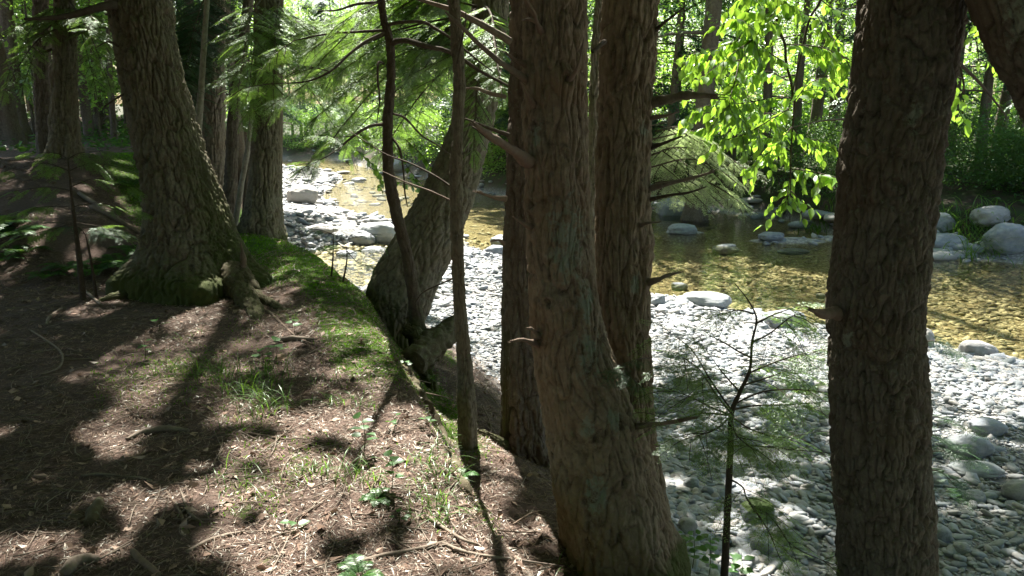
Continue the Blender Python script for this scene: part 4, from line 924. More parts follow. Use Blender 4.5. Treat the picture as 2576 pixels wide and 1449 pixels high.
for i, a in enumerate([
  (1697, 556, 84, 54, 'pale blue pointed boulder at the dark far pool beside the twin hemlock'), (1718, 592, 76, 26, 'flat pale boulder at the water just below the pointed boulder'),
  (1828, 643, 66, 26, 'smooth lone boulder standing in the amber water'), (1945, 608, 66, 22, 'dark hump of rock on the pebble island'),
  (2003, 641, 84, 12, 'long flat slab barely above the water left of the stout trunk'), (2392, 637, 104, 46, 'grey boulder at the far waterline below the tall grass'),
  (2550, 637, 112, 70, 'large rounded boulder at the right edge of the far waterline'), (2370, 585, 78, 46, 'pale boulder behind the tall far grass'),
  (2508, 570, 96, 48, 'shaded boulder under the bushes at right'), (2478, 632, 40, 24, 'small dark stone wedged between the two far boulders'),
  (2338, 625, 30, 24, 'little brown stone touching the stout trunk outline at the far bank'), (1785, 780, 130, 36, 'long sunlit boulder with a dark face at the near waterline'),
  (1655, 775, 42, 32, 'round white boulder touching the twin hemlock outline'), (1985, 832, 104, 44, 'broad sunlit boulder on the bar behind the sapling top'),
  (1713, 732, 42, 18, 'small pale stone poking from the shallows'), (1768, 690, 20, 8, 'tiny stone showing in the amber shallows'), (2068, 752, 24, 12, 'small stone in the shallows near the broken stub'),
  (2336, 882, 42, 52, 'upright round white boulder at the right side of the stout trunk'), (2476, 905, 92, 40, 'low jagged sunlit rock at the water on the right'),
  (2500, 1098, 94, 36, 'smooth boulder with a dark shaded flank on the open bar'), (2455, 1152, 112, 46, 'dark based rock with a mossy end on the open bar'),
  (2478, 1206, 130, 24, 'long thin flat slab among shaded cobbles'), (2572, 1262, 80, 44, 'blue grey boulder cut by the right edge'),
  (2462, 1268, 56, 26, 'oval stone below the long flat slab'), (2371, 1372, 58, 44, 'round pale grey stone against the stout trunk'),
  (2424, 1398, 42, 28, 'rounded stone right of the round pale one'), (1905, 1190, 38, 26, 'round dark cobble behind the sapling stem'),
  (1742, 1236, 38, 30, 'brown tilted stone near the foot of the twin hemlock'), (1782, 1252, 32, 24, 'blue stone beside the brown tilted one'),
  (1732, 1352, 48, 44, 'dark grey boulder against the foot of the twin hemlock'), (1920, 1400, 56, 36, 'angular dark stone right of the sapling foot'),
  (2010, 1322, 62, 16, 'long narrow flat stone in the sun behind the sapling'), (1800, 1345, 46, 18, 'flat long stone just left of the sapling stem'),
  (755, 512, 80, 44, 'streaked boulder with a dark face beyond the bank edge hemlock'), (948, 612, 96, 48, 'big rounded pale boulder behind the sinuous thin trunk'),
  (905, 620, 70, 36, 'mossy brown rock against the big rounded pale boulder'), (940, 642, 76, 18, 'blue flat stone below the big rounded pale boulder'),
  (868, 655, 56, 22, 'flat wet rock in the still side pool'), (1245, 642, 52, 22, 'dark boulder against the dark hemlock outline by the water'),
  (1262, 622, 60, 28, 'white boulder behind the dark boulder at the water'), (1165, 600, 30, 8, 'flat stone in the riffle right of the leaning hemlock'),
  (900, 458, 40, 10, 'flat dark rock in the sparkling far shallows'), (1010, 435, 60, 34, 'pale boulder under the far bend foliage'), (800, 590, 90, 20, 'low broad rock in the pebbles right of the bank edge hemlock')]):
    boulder(*a, seed=100+i, depth=.7 if a[2] > 60 else .85)
boulder(1912, 1322, 84, 52, 'squarish mossy topped rock behind the sapling stem', 160, moss=1.)

for i in range(60):                                # jumble along the far waterline
    u = rc.uniform(1640, 2576); x0 = (u-CU)/F*20; y0 = float(np.interp(x0*1.0, XF, YF))+rc.uniform(-.4, 1.1); x0 = (u-CU)/F*y0*1.0
    y0 = float(np.interp(x0, XF, YF))+rc.uniform(-.4, 1.3)
    w_ = rc.uniform(.08, .32); o = bpy.data.objects.new('shore_stone', CM[int(rc.integers(10))]); COL.objects.link(o); o.location = (x0, y0, H(x0, y0)+w_*.2); o.scale = (w_*1.3, w_, w_*.8); o.rotation_euler = (0, 0, rc.random()*6)
    tag(o, 'shaded stone in the jumble along the far waterline', 'stone', 'stones along the far waterline')
for i in range(44):                                # far left river stones
    u = rc.uniform(700, 1060); v = rc.uniform(405, 520); p = G(u, v); w_ = rc.uniform(4, 15)*mpp(u, v, p[1])
    o = bpy.data.objects.new('river_stone', CM[int(rc.integers(10))]); COL.objects.link(o); o.location = (p[0], p[1], p[2]+w_*.25); o.scale = (w_, w_, w_*.6); o.rotation_euler = (0, 0, rc.random()*6)
    tag(o, 'sunlit stone breaking the far shallows', 'stone', 'stones in the far shallows')
# ------------------------------------------------------------------ forest floor litter
def scatter_bank(n, r0, r1, rng, p=1.0, dmax=1.4, a0=-42, a1=30):
    a = np.radians(rng.uniform(a0, a1, n)); q = rng.random(n); e = 2-p; r = (r0**e+(r1**e-r0**e)*q)**(1/e) if abs(e) > 1e-6 else r0*(r1/r0)**q
    x = r*np.sin(a); y = r*np.cos(a); dc, dw, dp, far = fields(x, y); ok = (dc < dmax) & (far < -1); return x[ok], y[ok], dc[ok], r[ok]
def build_litter():
    rng = np.random.default_rng(31); s = Soup()
    x, y, dc, r = scatter_bank(270000, 1.9, 13, rng, 1.45); kk = fbm(x*1.6, y*1.6, 0*x, 3, 15)+.3*rng.random(len(x)) > -.08; x, y, dc, r = x[kk], y[kk], dc[kk], r[kk]; z = height(x, y); n = len(x)
    a = rng.random(n)*6.28; L = rng.uniform(.012, .05, n)*(.7+.12*r); W = rng.uniform(.0014, .0036, n)*(.7+.13*r)
    d = unit(np.stack([np.cos(a), np.sin(a), rng.normal(0, .22, n)], -1)); nn = unit(rng.normal(0, .45, (n, 3))+np.array([0, 0, 1.])); c = np.stack([x, y, z+.003+.008*rng.random(n)], -1)
    addcards(s, diamonds(c-d*L[:, None]*.5, d, nn, L, W, rng.normal(0, .1, (n, 1))), rng)
    o = s.obj('needle_litter', DEAD, smooth=False); tag(o, 'brown needles and wood crumbs strewn over the bank', 'litter', kind='stuff')
    s = Soup(); x, y, dc, r = scatter_bank(5500, 1.9, 13, rng, 1.3); z = height(x, y); n = len(x)
    a = rng.random(n)*6.28; L = rng.uniform(.02, .065, n)
    d = unit(np.stack([np.cos(a), np.sin(a), rng.normal(0, .3, n)], -1)); nn = unit(rng.normal(0, .5, (n, 3))+np.array([0, 0, 1.])); c = np.stack([x, y, z+.008], -1)
    addcards(s, diamonds(c-d*L[:, None]*.5, d, nn, L, L*rng.uniform(.35, .75, n), rng.normal(.1, .3, (n, 1))), rng)
    o = s.obj('dead_leaves', DEAD, smooth=False); tag(o, 'curled brown dead leaves lying over the bank', 'litter', kind='stuff')
    s = Soup(); x, y, dc, r = scatter_bank(2600, 2.0, 9, rng, 1.3)
    for i in range(len(x)):
        a = rng.random()*6.28; L = rng.uniform(.05, .3); k = rng.normal(0, .25); pts = []
        for q in (-.5, -.15, .2, .5):
            px = x[i]+cos(a)*L*q-sin(a)*L*k*q*q; py = y[i]+sin(a)*L*q+cos(a)*L*k*q*q; pts.append([px, py, 0])
        pts = np.array(pts); pts[:, 2] = height(pts[:, 0], pts[:, 1])+.006+.01*rng.random(4); rr = rng.uniform(.0012, .0035)
        tube(s, pts, [rr, rr, rr*.5], 4, 6)
    o = s.obj('small_twigs', STICK); tag(o, 'thin dry twigs scattered over the needle floor', 'litter', kind='stuff')
    s = Soup(); x, y, dc, r = scatter_bank(170000, 3., 14, rng, 1.2, a0=-30, a1=10); mo = mossf(x, y, dc); k = rng.random(len(x)) < mo*1.4-.2; x, y, r = x[k], y[k], r[k]; n = len(x)
    z = height(x, y); d = unit(rng.normal(0, .55, (n, 3))+np.array([0, 0, .9])); nn = unit(rng.normal(0, 1, (n, 3))); L = rng.uniform(.008, .022, n)*(.8+.06*r)
    addcards(s, diamonds(np.stack([x, y, z-.002], -1), d, nn, L, L*.35), rng); o = s.obj('moss', MOSSG, smooth=False); tag(o, 'bright green moss carpet on the bank edge', 'moss', kind='stuff')
build_litter()
def stick(pts, r, label, mat=STICK, name='stick', fork=None, rough=.2, lift=.6, seg=9):
    K = np.array([G(u, v) for u, v in pts]); K[:, 2] += max(r)*lift; s = Soup(); tube(s, K, r, seg, 6*len(K), rough, s=pts[0][0], moss=.15, furrow=.2, lichen=0)
    if fork: K2 = np.array([G(u, v) for u, v in fork]); K2[:, 2] += max(r)*lift; tube(s, K2, [r[-1]*1.2, r[-1], r[-1]*.5], 7, 20, rough, moss=0, furrow=0, lichen=0)
    o = s.obj(name, mat); recenter(o); return tag(o, label, 'stick')
stick([(318, 1110), (360, 1092), (420, 1083), (475, 1088)], [.008, .017, .018, .010], 'thick curved grey branch piece lying at mid path')
stick([(905, 1418), (960, 1402), (1050, 1385), (1122, 1366)], [.010, .010, .008, .006], 'grey forked branch on the needles at bottom centre', fork=[(1112, 1370), (1180, 1395), (1300, 1412), (1400, 1425)])
stick([(1000, 1276), (1060, 1292), (1130, 1340), (1200, 1372), (1300, 1383), (1410, 1396)], [.007, .007, .005, .004], 'long thin twig running down the slope toward the twin hemlock foot')
stick([(335, 1392), (352, 1412), (378, 1432), (400, 1452)], [.013, .013, .013, .011], 'pale broken stick cut by the bottom edge', mat=WOOD)
stick([(470, 1392), (520, 1366), (570, 1350), (612, 1342)], [.008, .009, .008, .005], 'dark mottled stick right of the pale broken one')
stick([(418, 1238), (440, 1270), (452, 1290), (462, 1318)], [.005, .007, .008, .006], 'light stick standing toward the viewer on the path', mat=WOOD)
stick([(440, 1205), (460, 1250), (475, 1290), (506, 1315)], [.004, .005, .006, .005], 'thin bent dark twig beside the light stick')
stick([(320, 1162), (345, 1150), (375, 1138)], [.006, .006, .005], 'short pale stick on the path near the thick curved branch', mat=WOOD)
stick([(170, 1310), (185, 1290), (205, 1265)], [.007, .007, .005], 'short pale stick beside the moss ringed stone', mat=WOOD)
stick([(130, 1230), (180, 1236), (235, 1240)], [.004, .005, .004], 'straight dark twig at lower left')
stick([(205, 1200), (250, 1195), (300, 1200), (350, 1205), (380, 1212)], [.008, .008, .004, .007, .006], 'chewed looking dark stick on the sunlit litter')
stick([(620, 1092), (660, 1098), (720, 1108)], [.007, .008, .005], 'sunlit pale stick under the bright grass', mat=WOOD)
stick([(420, 1015), (470, 1030), (540, 1060), (600, 1085), (650, 1110)], [.004, .005, .004, .003], 'long thin diagonal twig crossing below the grass')
stick([(340, 945), (430, 965), (530, 1000), (600, 1020)], [.003, .004, .004, .002], 'long straight dark twig passing under the grass tufts')
stick([(118, 818), (125, 800), (155, 778)], [.010, .012, .010], 'grey stick end on the dark floor at left')
stick([(205, 728), (228, 745), (255, 770)], [.014, .014, .012], 'banded stick at the foot of the small dark sapling')
stick([(80, 835), (120, 860), (155, 890), (150, 925), (105, 945)], [.006, .008, .007, .006], 'crooked dark twig on the shaded floor at left')
stick([(640, 765), (680, 790), (740, 845), (790, 870)], [.012, .012, .008, .004], 'root like stick sliding down from the leaning hemlock', mat=WOOD)
stick([(690, 862), (735, 855), (790, 858)], [.012, .020, .010], 'short mossy root hump above the grass')
stick([(500, 830), (570, 832), (600, 810), (615, 785)], [.004, .004, .004], 'thin pale twig curling up by the mossy root', mat=WOOD)
stick([(960, 870), (1010, 900), (1060, 930), (1100, 950)], [.006, .006, .005], 'twig along the brink below the moss face', mat=WOOD)
stick([(700, 1355), (720, 1330), (760, 1300), (815, 1250)], [.002, .003, .003], 'fine twig leaning over the litter at lower centre')
stick([(560, 1262), (600, 1268), (650, 1262)], [.004, .006, .004], 'bleached bark strip near the lone small grass tuft', mat=WOOD)
stick([(165, 1452), (190, 1425), (225, 1415), (250, 1418)], [.02, .026, .02, .01], 'dark root hump at the bottom left corner')
stick([(1152, 1280), (1170, 1276), (1190, 1290), (1196, 1308)], [.010, .012, .010, .006], 'curled pale root end below the mossy lip', mat=WOOD)
stick([(0, 748), (60, 745), (130, 742)], [.004, .005, .004], 'straight grey twig at far left floor')
stick([(230, 525), (300, 560), (350, 590)], [.03, .035, .02], 'fallen sunlit branch on the rise behind the leaning hemlock', mat=WOOD)
stick([(200, 490), (260, 530), (300, 555)], [.025, .03, .02], 'second fallen branch above the sunlit one')
stick([(226, 1322), (234, 1300), (243, 1280), (250, 1262)], [.022, .030, .028, .018], 'short moss spotted wood chunk half buried in the path', mat=BARKM, lift=.2, seg=14)
stick([(985, 900), (1030, 945), (1060, 1000), (1095, 1060), (1130, 1125)], [.030, .034, .028, .030, .016], 'mossy exposed root running down the brink of the bank', mat=BARKM, name='exposed_root', lift=-.35, seg=20, rough=.6)
stick([(1090, 1105), (1135, 1160), (1160, 1215), (1195, 1275)], [.026, .034, .030, .014], 'second mossy root hump below the brink beside the slim trunk', mat=BARKM, name='exposed_root', lift=-.3, seg=20, rough=.6)
for a_, b_ in [([(1040, 960), (1100, 975), (1170, 985)], 'dry twig of the tangle behind the slim trunk'), ([(1200, 960), (1235, 1000), (1262, 1040)], 'dry twig hanging at the foot of the dark trunk'), ([(1060, 1000), (1130, 1010), (1200, 1045)], 'dry twig crossing the sunny slope in front of the slim trunk'), ([(1215, 1030), (1235, 1080), (1225, 1130)], 'thin twig beside the dark trunk foot'), ([(1290, 1330), (1340, 1300), (1400, 1290)], 'arched dry stem left of the twin hemlock foot'), ([(1250, 1345), (1330, 1350), (1408, 1342)], 'fine dry stem touching the twin hemlock foot')]: stick(a_, [.004, .004, .002], b_, mat=WOOD, lift=6.)
# mossy log by the leaning hemlock
s_ = Soup(); K = np.array([P(1035, 915, 5.6), P(1085, 870, 5.95), P(1118, 842, 6.25), P(1150, 815, 6.5)]); tube(s_, K, [.10, .115, .105, .08], 44, 70, .25, moss=.3, furrow=.5, lichen=0)
o = s_.obj('mossy_log', BARKM); recenter(o); tag(o, 'short thick mossy log lying between the leaning hemlock and the slim trunk', 'log')
# ------------------------------------------------------------------ grass, ferns and forbs
def blades(s, p, n, L, rng, spread=.05, w=.005, arch=1.):
    b = p+np.stack([rng.normal(0, spread, n), rng.normal(0, spread, n), np.zeros(n)], -1); b[:, 2] = height(b[:, 0], b[:, 1])-.005
    a = rng.random(n)*6.28; l = L*rng.uniform(.45, 1.1, n); lean = rng.uniform(.45, 1.25, n)*arch; m = 6
    q = np.linspace(0, 1, m)[None]; out = lean[:, None]*q*(.4+.6*q); up = q-.62*lean[:, None]*q**2.4
    C = b[:, None]+np.stack([np.cos(a)[:, None]*out, np.sin(a)[:, None]*out, up], -1)*l[:, None, None]
    sd = np.stack([-np.sin(a), np.cos(a), np.zeros(n)], -1)[:, None]*(w*(.7+.6*rng.random(n))[:, None, None]*np.array([.6, 1, 1, .85, .55, .05])[None, :, None])/2
    V = np.stack([C-sd, C+sd], 2).reshape(n, m*2, 3)
    f = np.array([[2*i, 2*i+1, 2*i+3, 2*i+2] for i in range(m-1)]); s.add(V.reshape(-1, 3), (f[None]+(np.arange(n)*m*2)[:, None, None]).reshape(-1, 4), tint=np.repeat(rng.random(n), m*2))
rg_ = np.random.default_rng(55)
tufts = [(620, 1060, 34, .16, 'bright sunlit grass tuft at the centre of the path'), (600, 985, 46, .22, 'tall grass tuft behind the bright sunlit one'), (655, 1005, 50, .22, 'dense dark green grass clump under the leaning stalk'),
  (690, 1035, 40, .20, 'grass clump at the right end of the row of tufts'), (560, 960, 36, .20, 'grass clump with arching blades above the thin twig'), (520, 940, 34, .18, 'leafy grass clump beside the small stick'),
  (470, 925, 30, .18, 'grass clump at the left end of the row of tufts'), (425, 935, 22, .15, 'sparse grass tuft left of the row'), (640, 950, 40, .20, 'shaded grass clump in the middle of the row'), (700, 960, 34, .16, 'dim grass clump below the short root hump'),
  (575, 1220, 22, .16, 'lone small grass tuft on the open litter'), (780, 1195, 26, .10, 'small yellowish grass tuft at lower centre'), (870, 1200, 40, .13, 'sunlit grass tuft left of the heart leaved plant'),
  (925, 1215, 26, .12, 'short grass beside the heart leaved plant'), (860, 1015, 34, .12, 'yellow green grass tuft on the sunny slope'), (910, 1020, 24, .10, 'small tuft right of the yellow green one'),
  (1080, 1165, 44, .13, 'grass tuft on the mossy lip'), (1105, 1210, 40, .13, 'grass hanging over the mossy lip'), (1090, 1280, 44, .12, 'sunlit grass near the curled root'), (1120, 1310, 34, .10, 'low sunlit grass below the lip'),
  (1130, 1130, 30, .12, 'grass at the top of the mossy lip'), (705, 720, 22, .16, 'grass tuft on the bank beyond the leaning hemlock'), (750, 800, 20, .14, 'grass blades beside the root like stick'),
  (1450, 1445, 20, .12, 'grass blades at the bottom edge near the twin hemlock foot'), (470, 850, 16, .10, 'tiny grass sprig at the shade edge'), (820, 960, 24, .10, 'thin grass above the sunny slope')]
for (u, v, n, L, lb) in tufts:
    p = G(u, v); s = Soup(); blades(s, p, int(n*.95), L*1.15, rg_, spread=.06, w=.0042); o = s.obj('grass_tuft', GRASS); recenter(o); tag(o, lb, 'grass', 'grass tufts on the path bank')
for (u, v, n, L, sp_, lb) in [(2440, 600, 420, .75, .55, 'tall green grass among the far boulders at right'), (2075, 560, 160, .5, .3, 'far grass tuft left of the stout trunk')]:
    p = G(u, v); s = Soup(); blades(s, p, n, L, rg_, spread=sp_, w=.02, arch=1.1); o = s.obj('grass_clump', GRASS); recenter(o); tag(o, lb, 'grass')
def leaf6(s, base, d, nrm, L, W, rng, fold=.25, tint=None):
    """ovate leaves; arrays"""
    d = unit(d); sd = unit(np.cross(nrm, d)); nn = np.cross(d, sd); n = len(base); L = np.broadcast_to(L, (n,))[:, None]; W = np.broadcast_to(W, (n,))[:, None]
    def pt(t, y, z): return base+d*L*t+sd*W*y+nn*(L*z)
    V = np.stack([pt(0, 0, 0), pt(.35, 0, -.02), pt(.7, 0, -.05), pt(1, 0, -.16), pt(.22, .42, fold*.12), pt(.55, .46, fold*.12), pt(.82, .20, -.06), pt(.22, -.42, fold*.12), pt(.55, -.46, fold*.12), pt(.82, -.20, -.06)], 1)
    f = np.array([[0, 1, 5, 4], [1, 2, 6, 5], [0, 7, 8, 1], [1, 8, 9, 2]]); g = np.array([[2, 3, 6], [2, 9, 3]]); o = (np.arange(n)*10)[:, None, None]
    tn = np.repeat(rng.random(n) if tint is None else tint, 10); s.add(V.reshape(-1, 3), (f[None]+o).reshape(-1, 4), tint=tn); s.f.append((g[None]+o).reshape(-1, 3)+s.n-n*10)
def forb(u, v, hgt, n, L, label, rng, name='leafy_plant', mat=FORB):
    p = G(u, v); s = Soup(); st = Soup(); th = thing(name, p, label, 'plant')
    for k in range(n):
        z = hgt*(.35+.65*(k+.5)/n); a = k*2.4+rng.random(); q = p+np.array([rng.normal(0, .01), rng.normal(0, .01), z]); d = np.array([[cos(a), sin(a), .15]])
        leaf6(s, q[None]+d*.01, d, np.array([[0, 0, 1.]])+rng.normal(0, .25, (1, 3)), L*rng.uniform(.7, 1.1), L*.75, rng)
    tube(st, np.array([p, p+np.array([.01, 0, hgt*.5]), p+np.array([0, .01, hgt])]), [.0025, .002, .001], 5, 6, moss=1, furrow=0, lichen=0)
    s.obj('leaves', mat, th); st.obj('stem', TWIG, th)
for a in [(915, 1150, .20, 7, .065, 'heart leaved pale green plant standing in the sun'), (985, 1235, .17, 8, .06, 'second heart leaved plant nearer the mossy lip'), (400, 835, .12, 3, .07, 'small plant with two upright leaves in the deep shade'),
          (365, 905, .14, 4, .06, 'little leaning seedling at the left of the grass row'), (740, 840, .12, 3, .08, 'seedling beside the root like stick'), (695, 905, .14, 4, .09, 'seedling with one glowing yellow green leaf'), (660, 925, .12, 4, .08, 'grassy seedling by the short root hump'),
          (990, 1085, .08, 4, .045, 'four leaved seedling on the sunny slope'), (1018, 930, .08, 3, .05, 'seedling on the brink of the bank'), (745, 1335, .05, 3, .05, 'small green seedling on the dim litter'), (1000, 1320, .05, 4, .035, 'tiny seedling at bottom centre'),
          (1070, 1075, .07, 3, .05, 'seedling at the foot of the slim trunk')]: forb(*a, rg_)
for a in [(1740, 1440, .26, 14, .05, 'leafy plant at the bottom edge between the twin hemlock and the sapling'), (1780, 1470, .3, 16, .06, 'broad leaved plant rising from the bottom edge'), (1720, 1400, .16, 10, .045, 'low plant beside the dark grey boulder'), (1860, 1478, .22, 8, .08, 'plant with long leaves right of the sapling foot')]: forb(*a, rg_)
def fern(u, v, n, L, label, rng, mat=FORB):
    p = G(u, v); th = thing('fern', p, label, 'fern'); s = Soup()
    for k in range(n):
        a = k*6.28/n+rng.normal(0, .3); l = L*rng.uniform(.7, 1.1); q = np.linspace(.12, 1, 18); C = p+np.stack([np.cos(a)*l*q*.85, np.sin(a)*l*q*.85, l*(.75*q-.62*q**2)], -1); T = unit(np.gradient(C, axis=0)); sd = np.array([-np.sin(a), np.cos(a), 0])
        w_ = l*.28*np.sin(np.clip((1-q)*1.15+.05, 0, 1)*pi*.75)
        for sg in (-1, 1):
            d = unit(sd*sg+T*.35+rng.normal(0, .06, T.shape)); nn = unit(np.cross(T, sd)+rng.normal(0, .1, T.shape)); addcards(s, diamonds(C, d, nn, w_, l*.055, .1), rng, np.full(18, rng.random()))
        tube(s, C[::4], [.002, .001], 4, 6, tint=.5)
    s.obj('fronds', mat, th)
for a in [(25, 600, 9, .55, 'big bright fern at the left edge'), (-5, 580, 9, .55, 'fern cut by the left edge'), (60, 640, 6, .35, 'small fern right of the big bright one'), (300, 670, 8, .40, 'fern with sunlit tips left of the mossy root flare'), (345, 640, 7, .38, 'fern tight against the leaning hemlock'),
          (240, 690, 8, .38, 'dim fern between the dark little stems'), (180, 680, 7, .34, 'dim fern left of the dark little stems'), (120, 700, 6, .30, 'low shaded fern on the left floor'), (10, 660, 6, .3, 'bluish fern low at the left edge'),
          (950, 1258, 7, .11, 'tiny pale fern in the sun'), (905, 1452, 7, .14, 'yellow green fern cut by the bottom edge'), (330, 470, 6, .4, 'fern on the rise against the leaning hemlock'), (1160, 1200, 4, .1, 'small fern hanging from the mossy lip')]: fern(*a, rg_)
# ------------------------------------------------------------------ hemlock sapling in front of the gravel
FINE = [spray(L=.34, nside=10, spacing=.0115, cl=.016, cw=.0058, droop=.22, seed=60+i, wid=.42) for i in range(4)]
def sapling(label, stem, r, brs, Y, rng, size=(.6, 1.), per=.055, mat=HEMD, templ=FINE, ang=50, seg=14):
    K = [P(u, v, Y) for u, v in stem]; base = np.array([K[0][0], K[0][1], H(K[0][0], K[0][1])]); th = thing('hemlock_sapling', base, label, 'sapling')
    K[0] = base+np.array([0, 0, -.03]) if abs(K[0][2]-base[2]) > .02 else K[0]
    s = Soup(); tube(s, K, r, seg, 8*len(K), .12, moss=0, furrow=.5, lichen=0); s.obj('trunk', TWIG, th)
    b = Soup(); pos = []; dr = []; sc = []
    for br in brs:
        pts = [P(u, v, Y+dy) for u, v, dy in br]; L = np.linalg.norm(np.diff(pts, axis=0), axis=1).sum(); n = max(3, int(L/per)); C = catmull(pts, n+2); T = unit(np.gradient(C, axis=0)); tube(b, C, [.0045, .003, .0012], 6, moss=0, furrow=.5, lichen=0)
        for i in range(1, n+2):
            q = i/(n+1)
            if rng.random() > .3+q*1.2: continue
            for sg in (-1, 1):
                if rng.random() < .25: continue
                a = sg*radians(ang+rng.normal(0, 14)); d = T[i]; c, s2 = cos(a), sin(a); pos.append(C[i]); dr.append([d[0]*c-d[1]*s2, d[0]*s2+d[1]*c, -.22+rng.normal(0, .15)]); sc.append(rng.uniform(*size)*(1-.3*q))
        pos.append(C[-1]); dr.append(T[-1]); sc.append(size[0])
    pos = np.array(pos); dr = unit(np.array(dr)); sc = np.array(sc); C4, own = place(templ, pos, dr, rng.normal(0, .3, len(pos)), sc, rng)
    for i in range(len(pos)): tube(b, np.array([pos[i], pos[i]+dr[i]*.34*sc[i]*.5, pos[i]+dr[i]*.34*sc[i]*.95+np.array([0, 0, -.07*sc[i]])]), [.0016, .0008], 4, 4, moss=0, furrow=.5, lichen=0)
    tw = b.obj('twigs', TWIG, th); f = Soup(); addcards(f, C4, rng); f = f.obj('needles', mat, th, smooth=False); f.parent = tw; return th
rs = np.random.default_rng(99)
sapling('slender dark hemlock sapling standing in front of the cobbles', [(1818, 1560), (1822, 1449), (1828, 1330), (1834, 1200), (1838, 1120), (1840, 1040), (1862, 985), (1886, 930), (1892, 860), (1903, 805), (1885, 760), (1848, 712)],
  [.019, .018, .016, .0145, .013, .011, .008, .0065, .0055, .004, .003, .0015],
  [[(1840, 1045, 0), (1790, 1025, .02), (1740, 1000, .05), (1700, 985, .1)], [(1840, 1040, 0), (1800, 990, -.05), (1760, 930, -.1), (1720, 900, -.15)], [(1842, 1035, 0), (1790, 960, .1), (1740, 880, .2), (1690, 840, .25)],
   [(1845, 1030, 0), (1900, 1020, .05), (1980, 1018, .05), (2090, 1010, .1)], [(1850, 1015, 0), (1920, 985, -.05), (2000, 980, -.1), (2060, 985, -.1)], [(1880, 940, 0), (1940, 915, .1), (2000, 895, .1), (2070, 880, .15)],
   [(1890, 900, 0), (1850, 880, 0), (1800, 850, .05), (1765, 845, .05)], [(1893, 860, 0), (1935, 840, -.05), (1985, 800, -.1), (2010, 790, -.1)], [(1900, 815, 0), (1950, 790, .05), (2010, 770, .1)], [(1895, 790, 0), (1860, 780, 0), (1820, 790, 0)],
   [(1838, 1122, 0), (1900, 1122, -.05), (1980, 1130, -.1), (2095, 1140, -.15)], [(1834, 1205, 0), (1868, 1225, -.1), (1885, 1265, -.15), (1940, 1300, -.2), (1990, 1370, -.25), (2070, 1410, -.3)], [(1885, 1265, -.15), (1930, 1330, -.1), (1960, 1400, -.1)],
   [(1842, 1050, 0), (1890, 1080, .1), (1960, 1100, .15), (2040, 1090, .2)], [(1842, 1045, 0), (1760, 1040, .1), (1700, 1060, .15), (1660, 1050, .2)], [(1860, 985, 0), (1820, 940, .1), (1790, 900, .15)], [(1868, 970, 0), (1930, 950, .1), (1990, 930, .15)],
   [(1840, 1050, 0), (1850, 1090, -.2), (1880, 1120, -.35)], [(1840, 1045, 0), (1800, 1080, -.2), (1740, 1100, -.3)]], 3.1, rs, size=(.45, .85), per=.06, mat=HEM)
sapling('small dark hemlock sapling in the shade left of the mossy root flare', [(205, 718), (198, 640), (188, 560), (178, 470), (170, 395)], [.028, .022, .016, .01, .004],
  [[(180, 480, 0), (120, 470, 0), (40, 480, 0)], [(178, 470, 0), (240, 450, 0), (320, 470, .1)], [(174, 430, 0), (110, 410, 0), (30, 430, 0)], [(174, 430, 0), (230, 410, 0), (300, 420, 0)], [(184, 520, 0), (110, 520, 0), (20, 540, 0)], [(184, 520, 0), (250, 510, 0), (330, 530, 0)],
   [(188, 560, 0), (120, 580, 0), (40, 600, 0)], [(188, 560, 0), (250, 570, 0), (300, 590, 0)], [(172, 400, 0), (200, 385, 0), (250, 380, 0)], [(172, 400, 0), (140, 385, 0), (90, 385, 0)]], 6.6, rs, size=(.18, .34), per=.14, templ=SPM, mat=HEM)
sapling('thin bare young stem right of the small dark sapling', [(238, 708), (228, 650), (215, 590)], [.014, .01, .004], [[(215, 590, 0), (195, 570, 0), (150, 560, 0)], [(215, 590, 0), (240, 575, 0), (270, 575, 0)]], 6.7, rs, size=(.2, .4), per=.12, templ=SPM)
sapling('little hemlock sprig on the bank edge before the side pool', [(832, 692), (838, 640), (838, 565)], [.010, .007, .002], [[(838, 640, 0), (800, 620, 0), (760, 610, 0)], [(838, 610, 0), (880, 600, 0), (930, 590, 0)], [(838, 590, 0), (810, 580, 0), (780, 575, 0)], [(838, 640, 0), (870, 632, 0), (900, 625, 0)]], 7.2, rs, size=(.12, .26), per=.10, templ=SPM)
sapling('second little hemlock sprig leaning right over the side pool', [(860, 700), (872, 660), (872, 620)], [.010, .007, .003], [[(872, 640, 0), (920, 625, 0), (985, 615, 0)], [(872, 630, 0), (900, 660, 0), (940, 670, 0)], [(872, 625, 0), (850, 615, 0), (830, 618, 0)]], 7.0, rs, size=(.12, .28), per=.10, templ=SPM, mat=HEM)
# twigs of the stout trunk showing over the bar
def add_sprays(tree, brs, rng, size=(.5, .8), mat=HEMD, name='foliage'):
    for br in brs:
        b = Soup(); pos = []; dr = []; sc = []
        C = catmull([P(*q) for q in br], 7); T = unit(np.gradient(C, axis=0)); tube(b, C, [.003, .001], 5, moss=0, furrow=.5, lichen=0)
        for i in range(2, 7):
            for sg in (-1, 1): a = sg*radians(50); d = T[i]; pos.append(C[i]); dr.append([d[0]*cos(a)-d[1]*sin(a), d[0]*sin(a)+d[1]*cos(a), -.2+rng.normal(0, .15)]); sc.append(rng.uniform(*size)*.7)
        pos.append(C[-1]); dr.append(T[-1]); sc.append(size[1])
        C4, own = place(FINE, np.array(pos), unit(np.array(dr)), rng.normal(0, .3, len(pos)), np.array(sc), rng); f = Soup(); addcards(f, C4, rng); f = f.obj(name, mat, TREES[tree]['th'], smooth=False); f.parent = b.obj('twig', TWIG, TREES[tree]['th'])
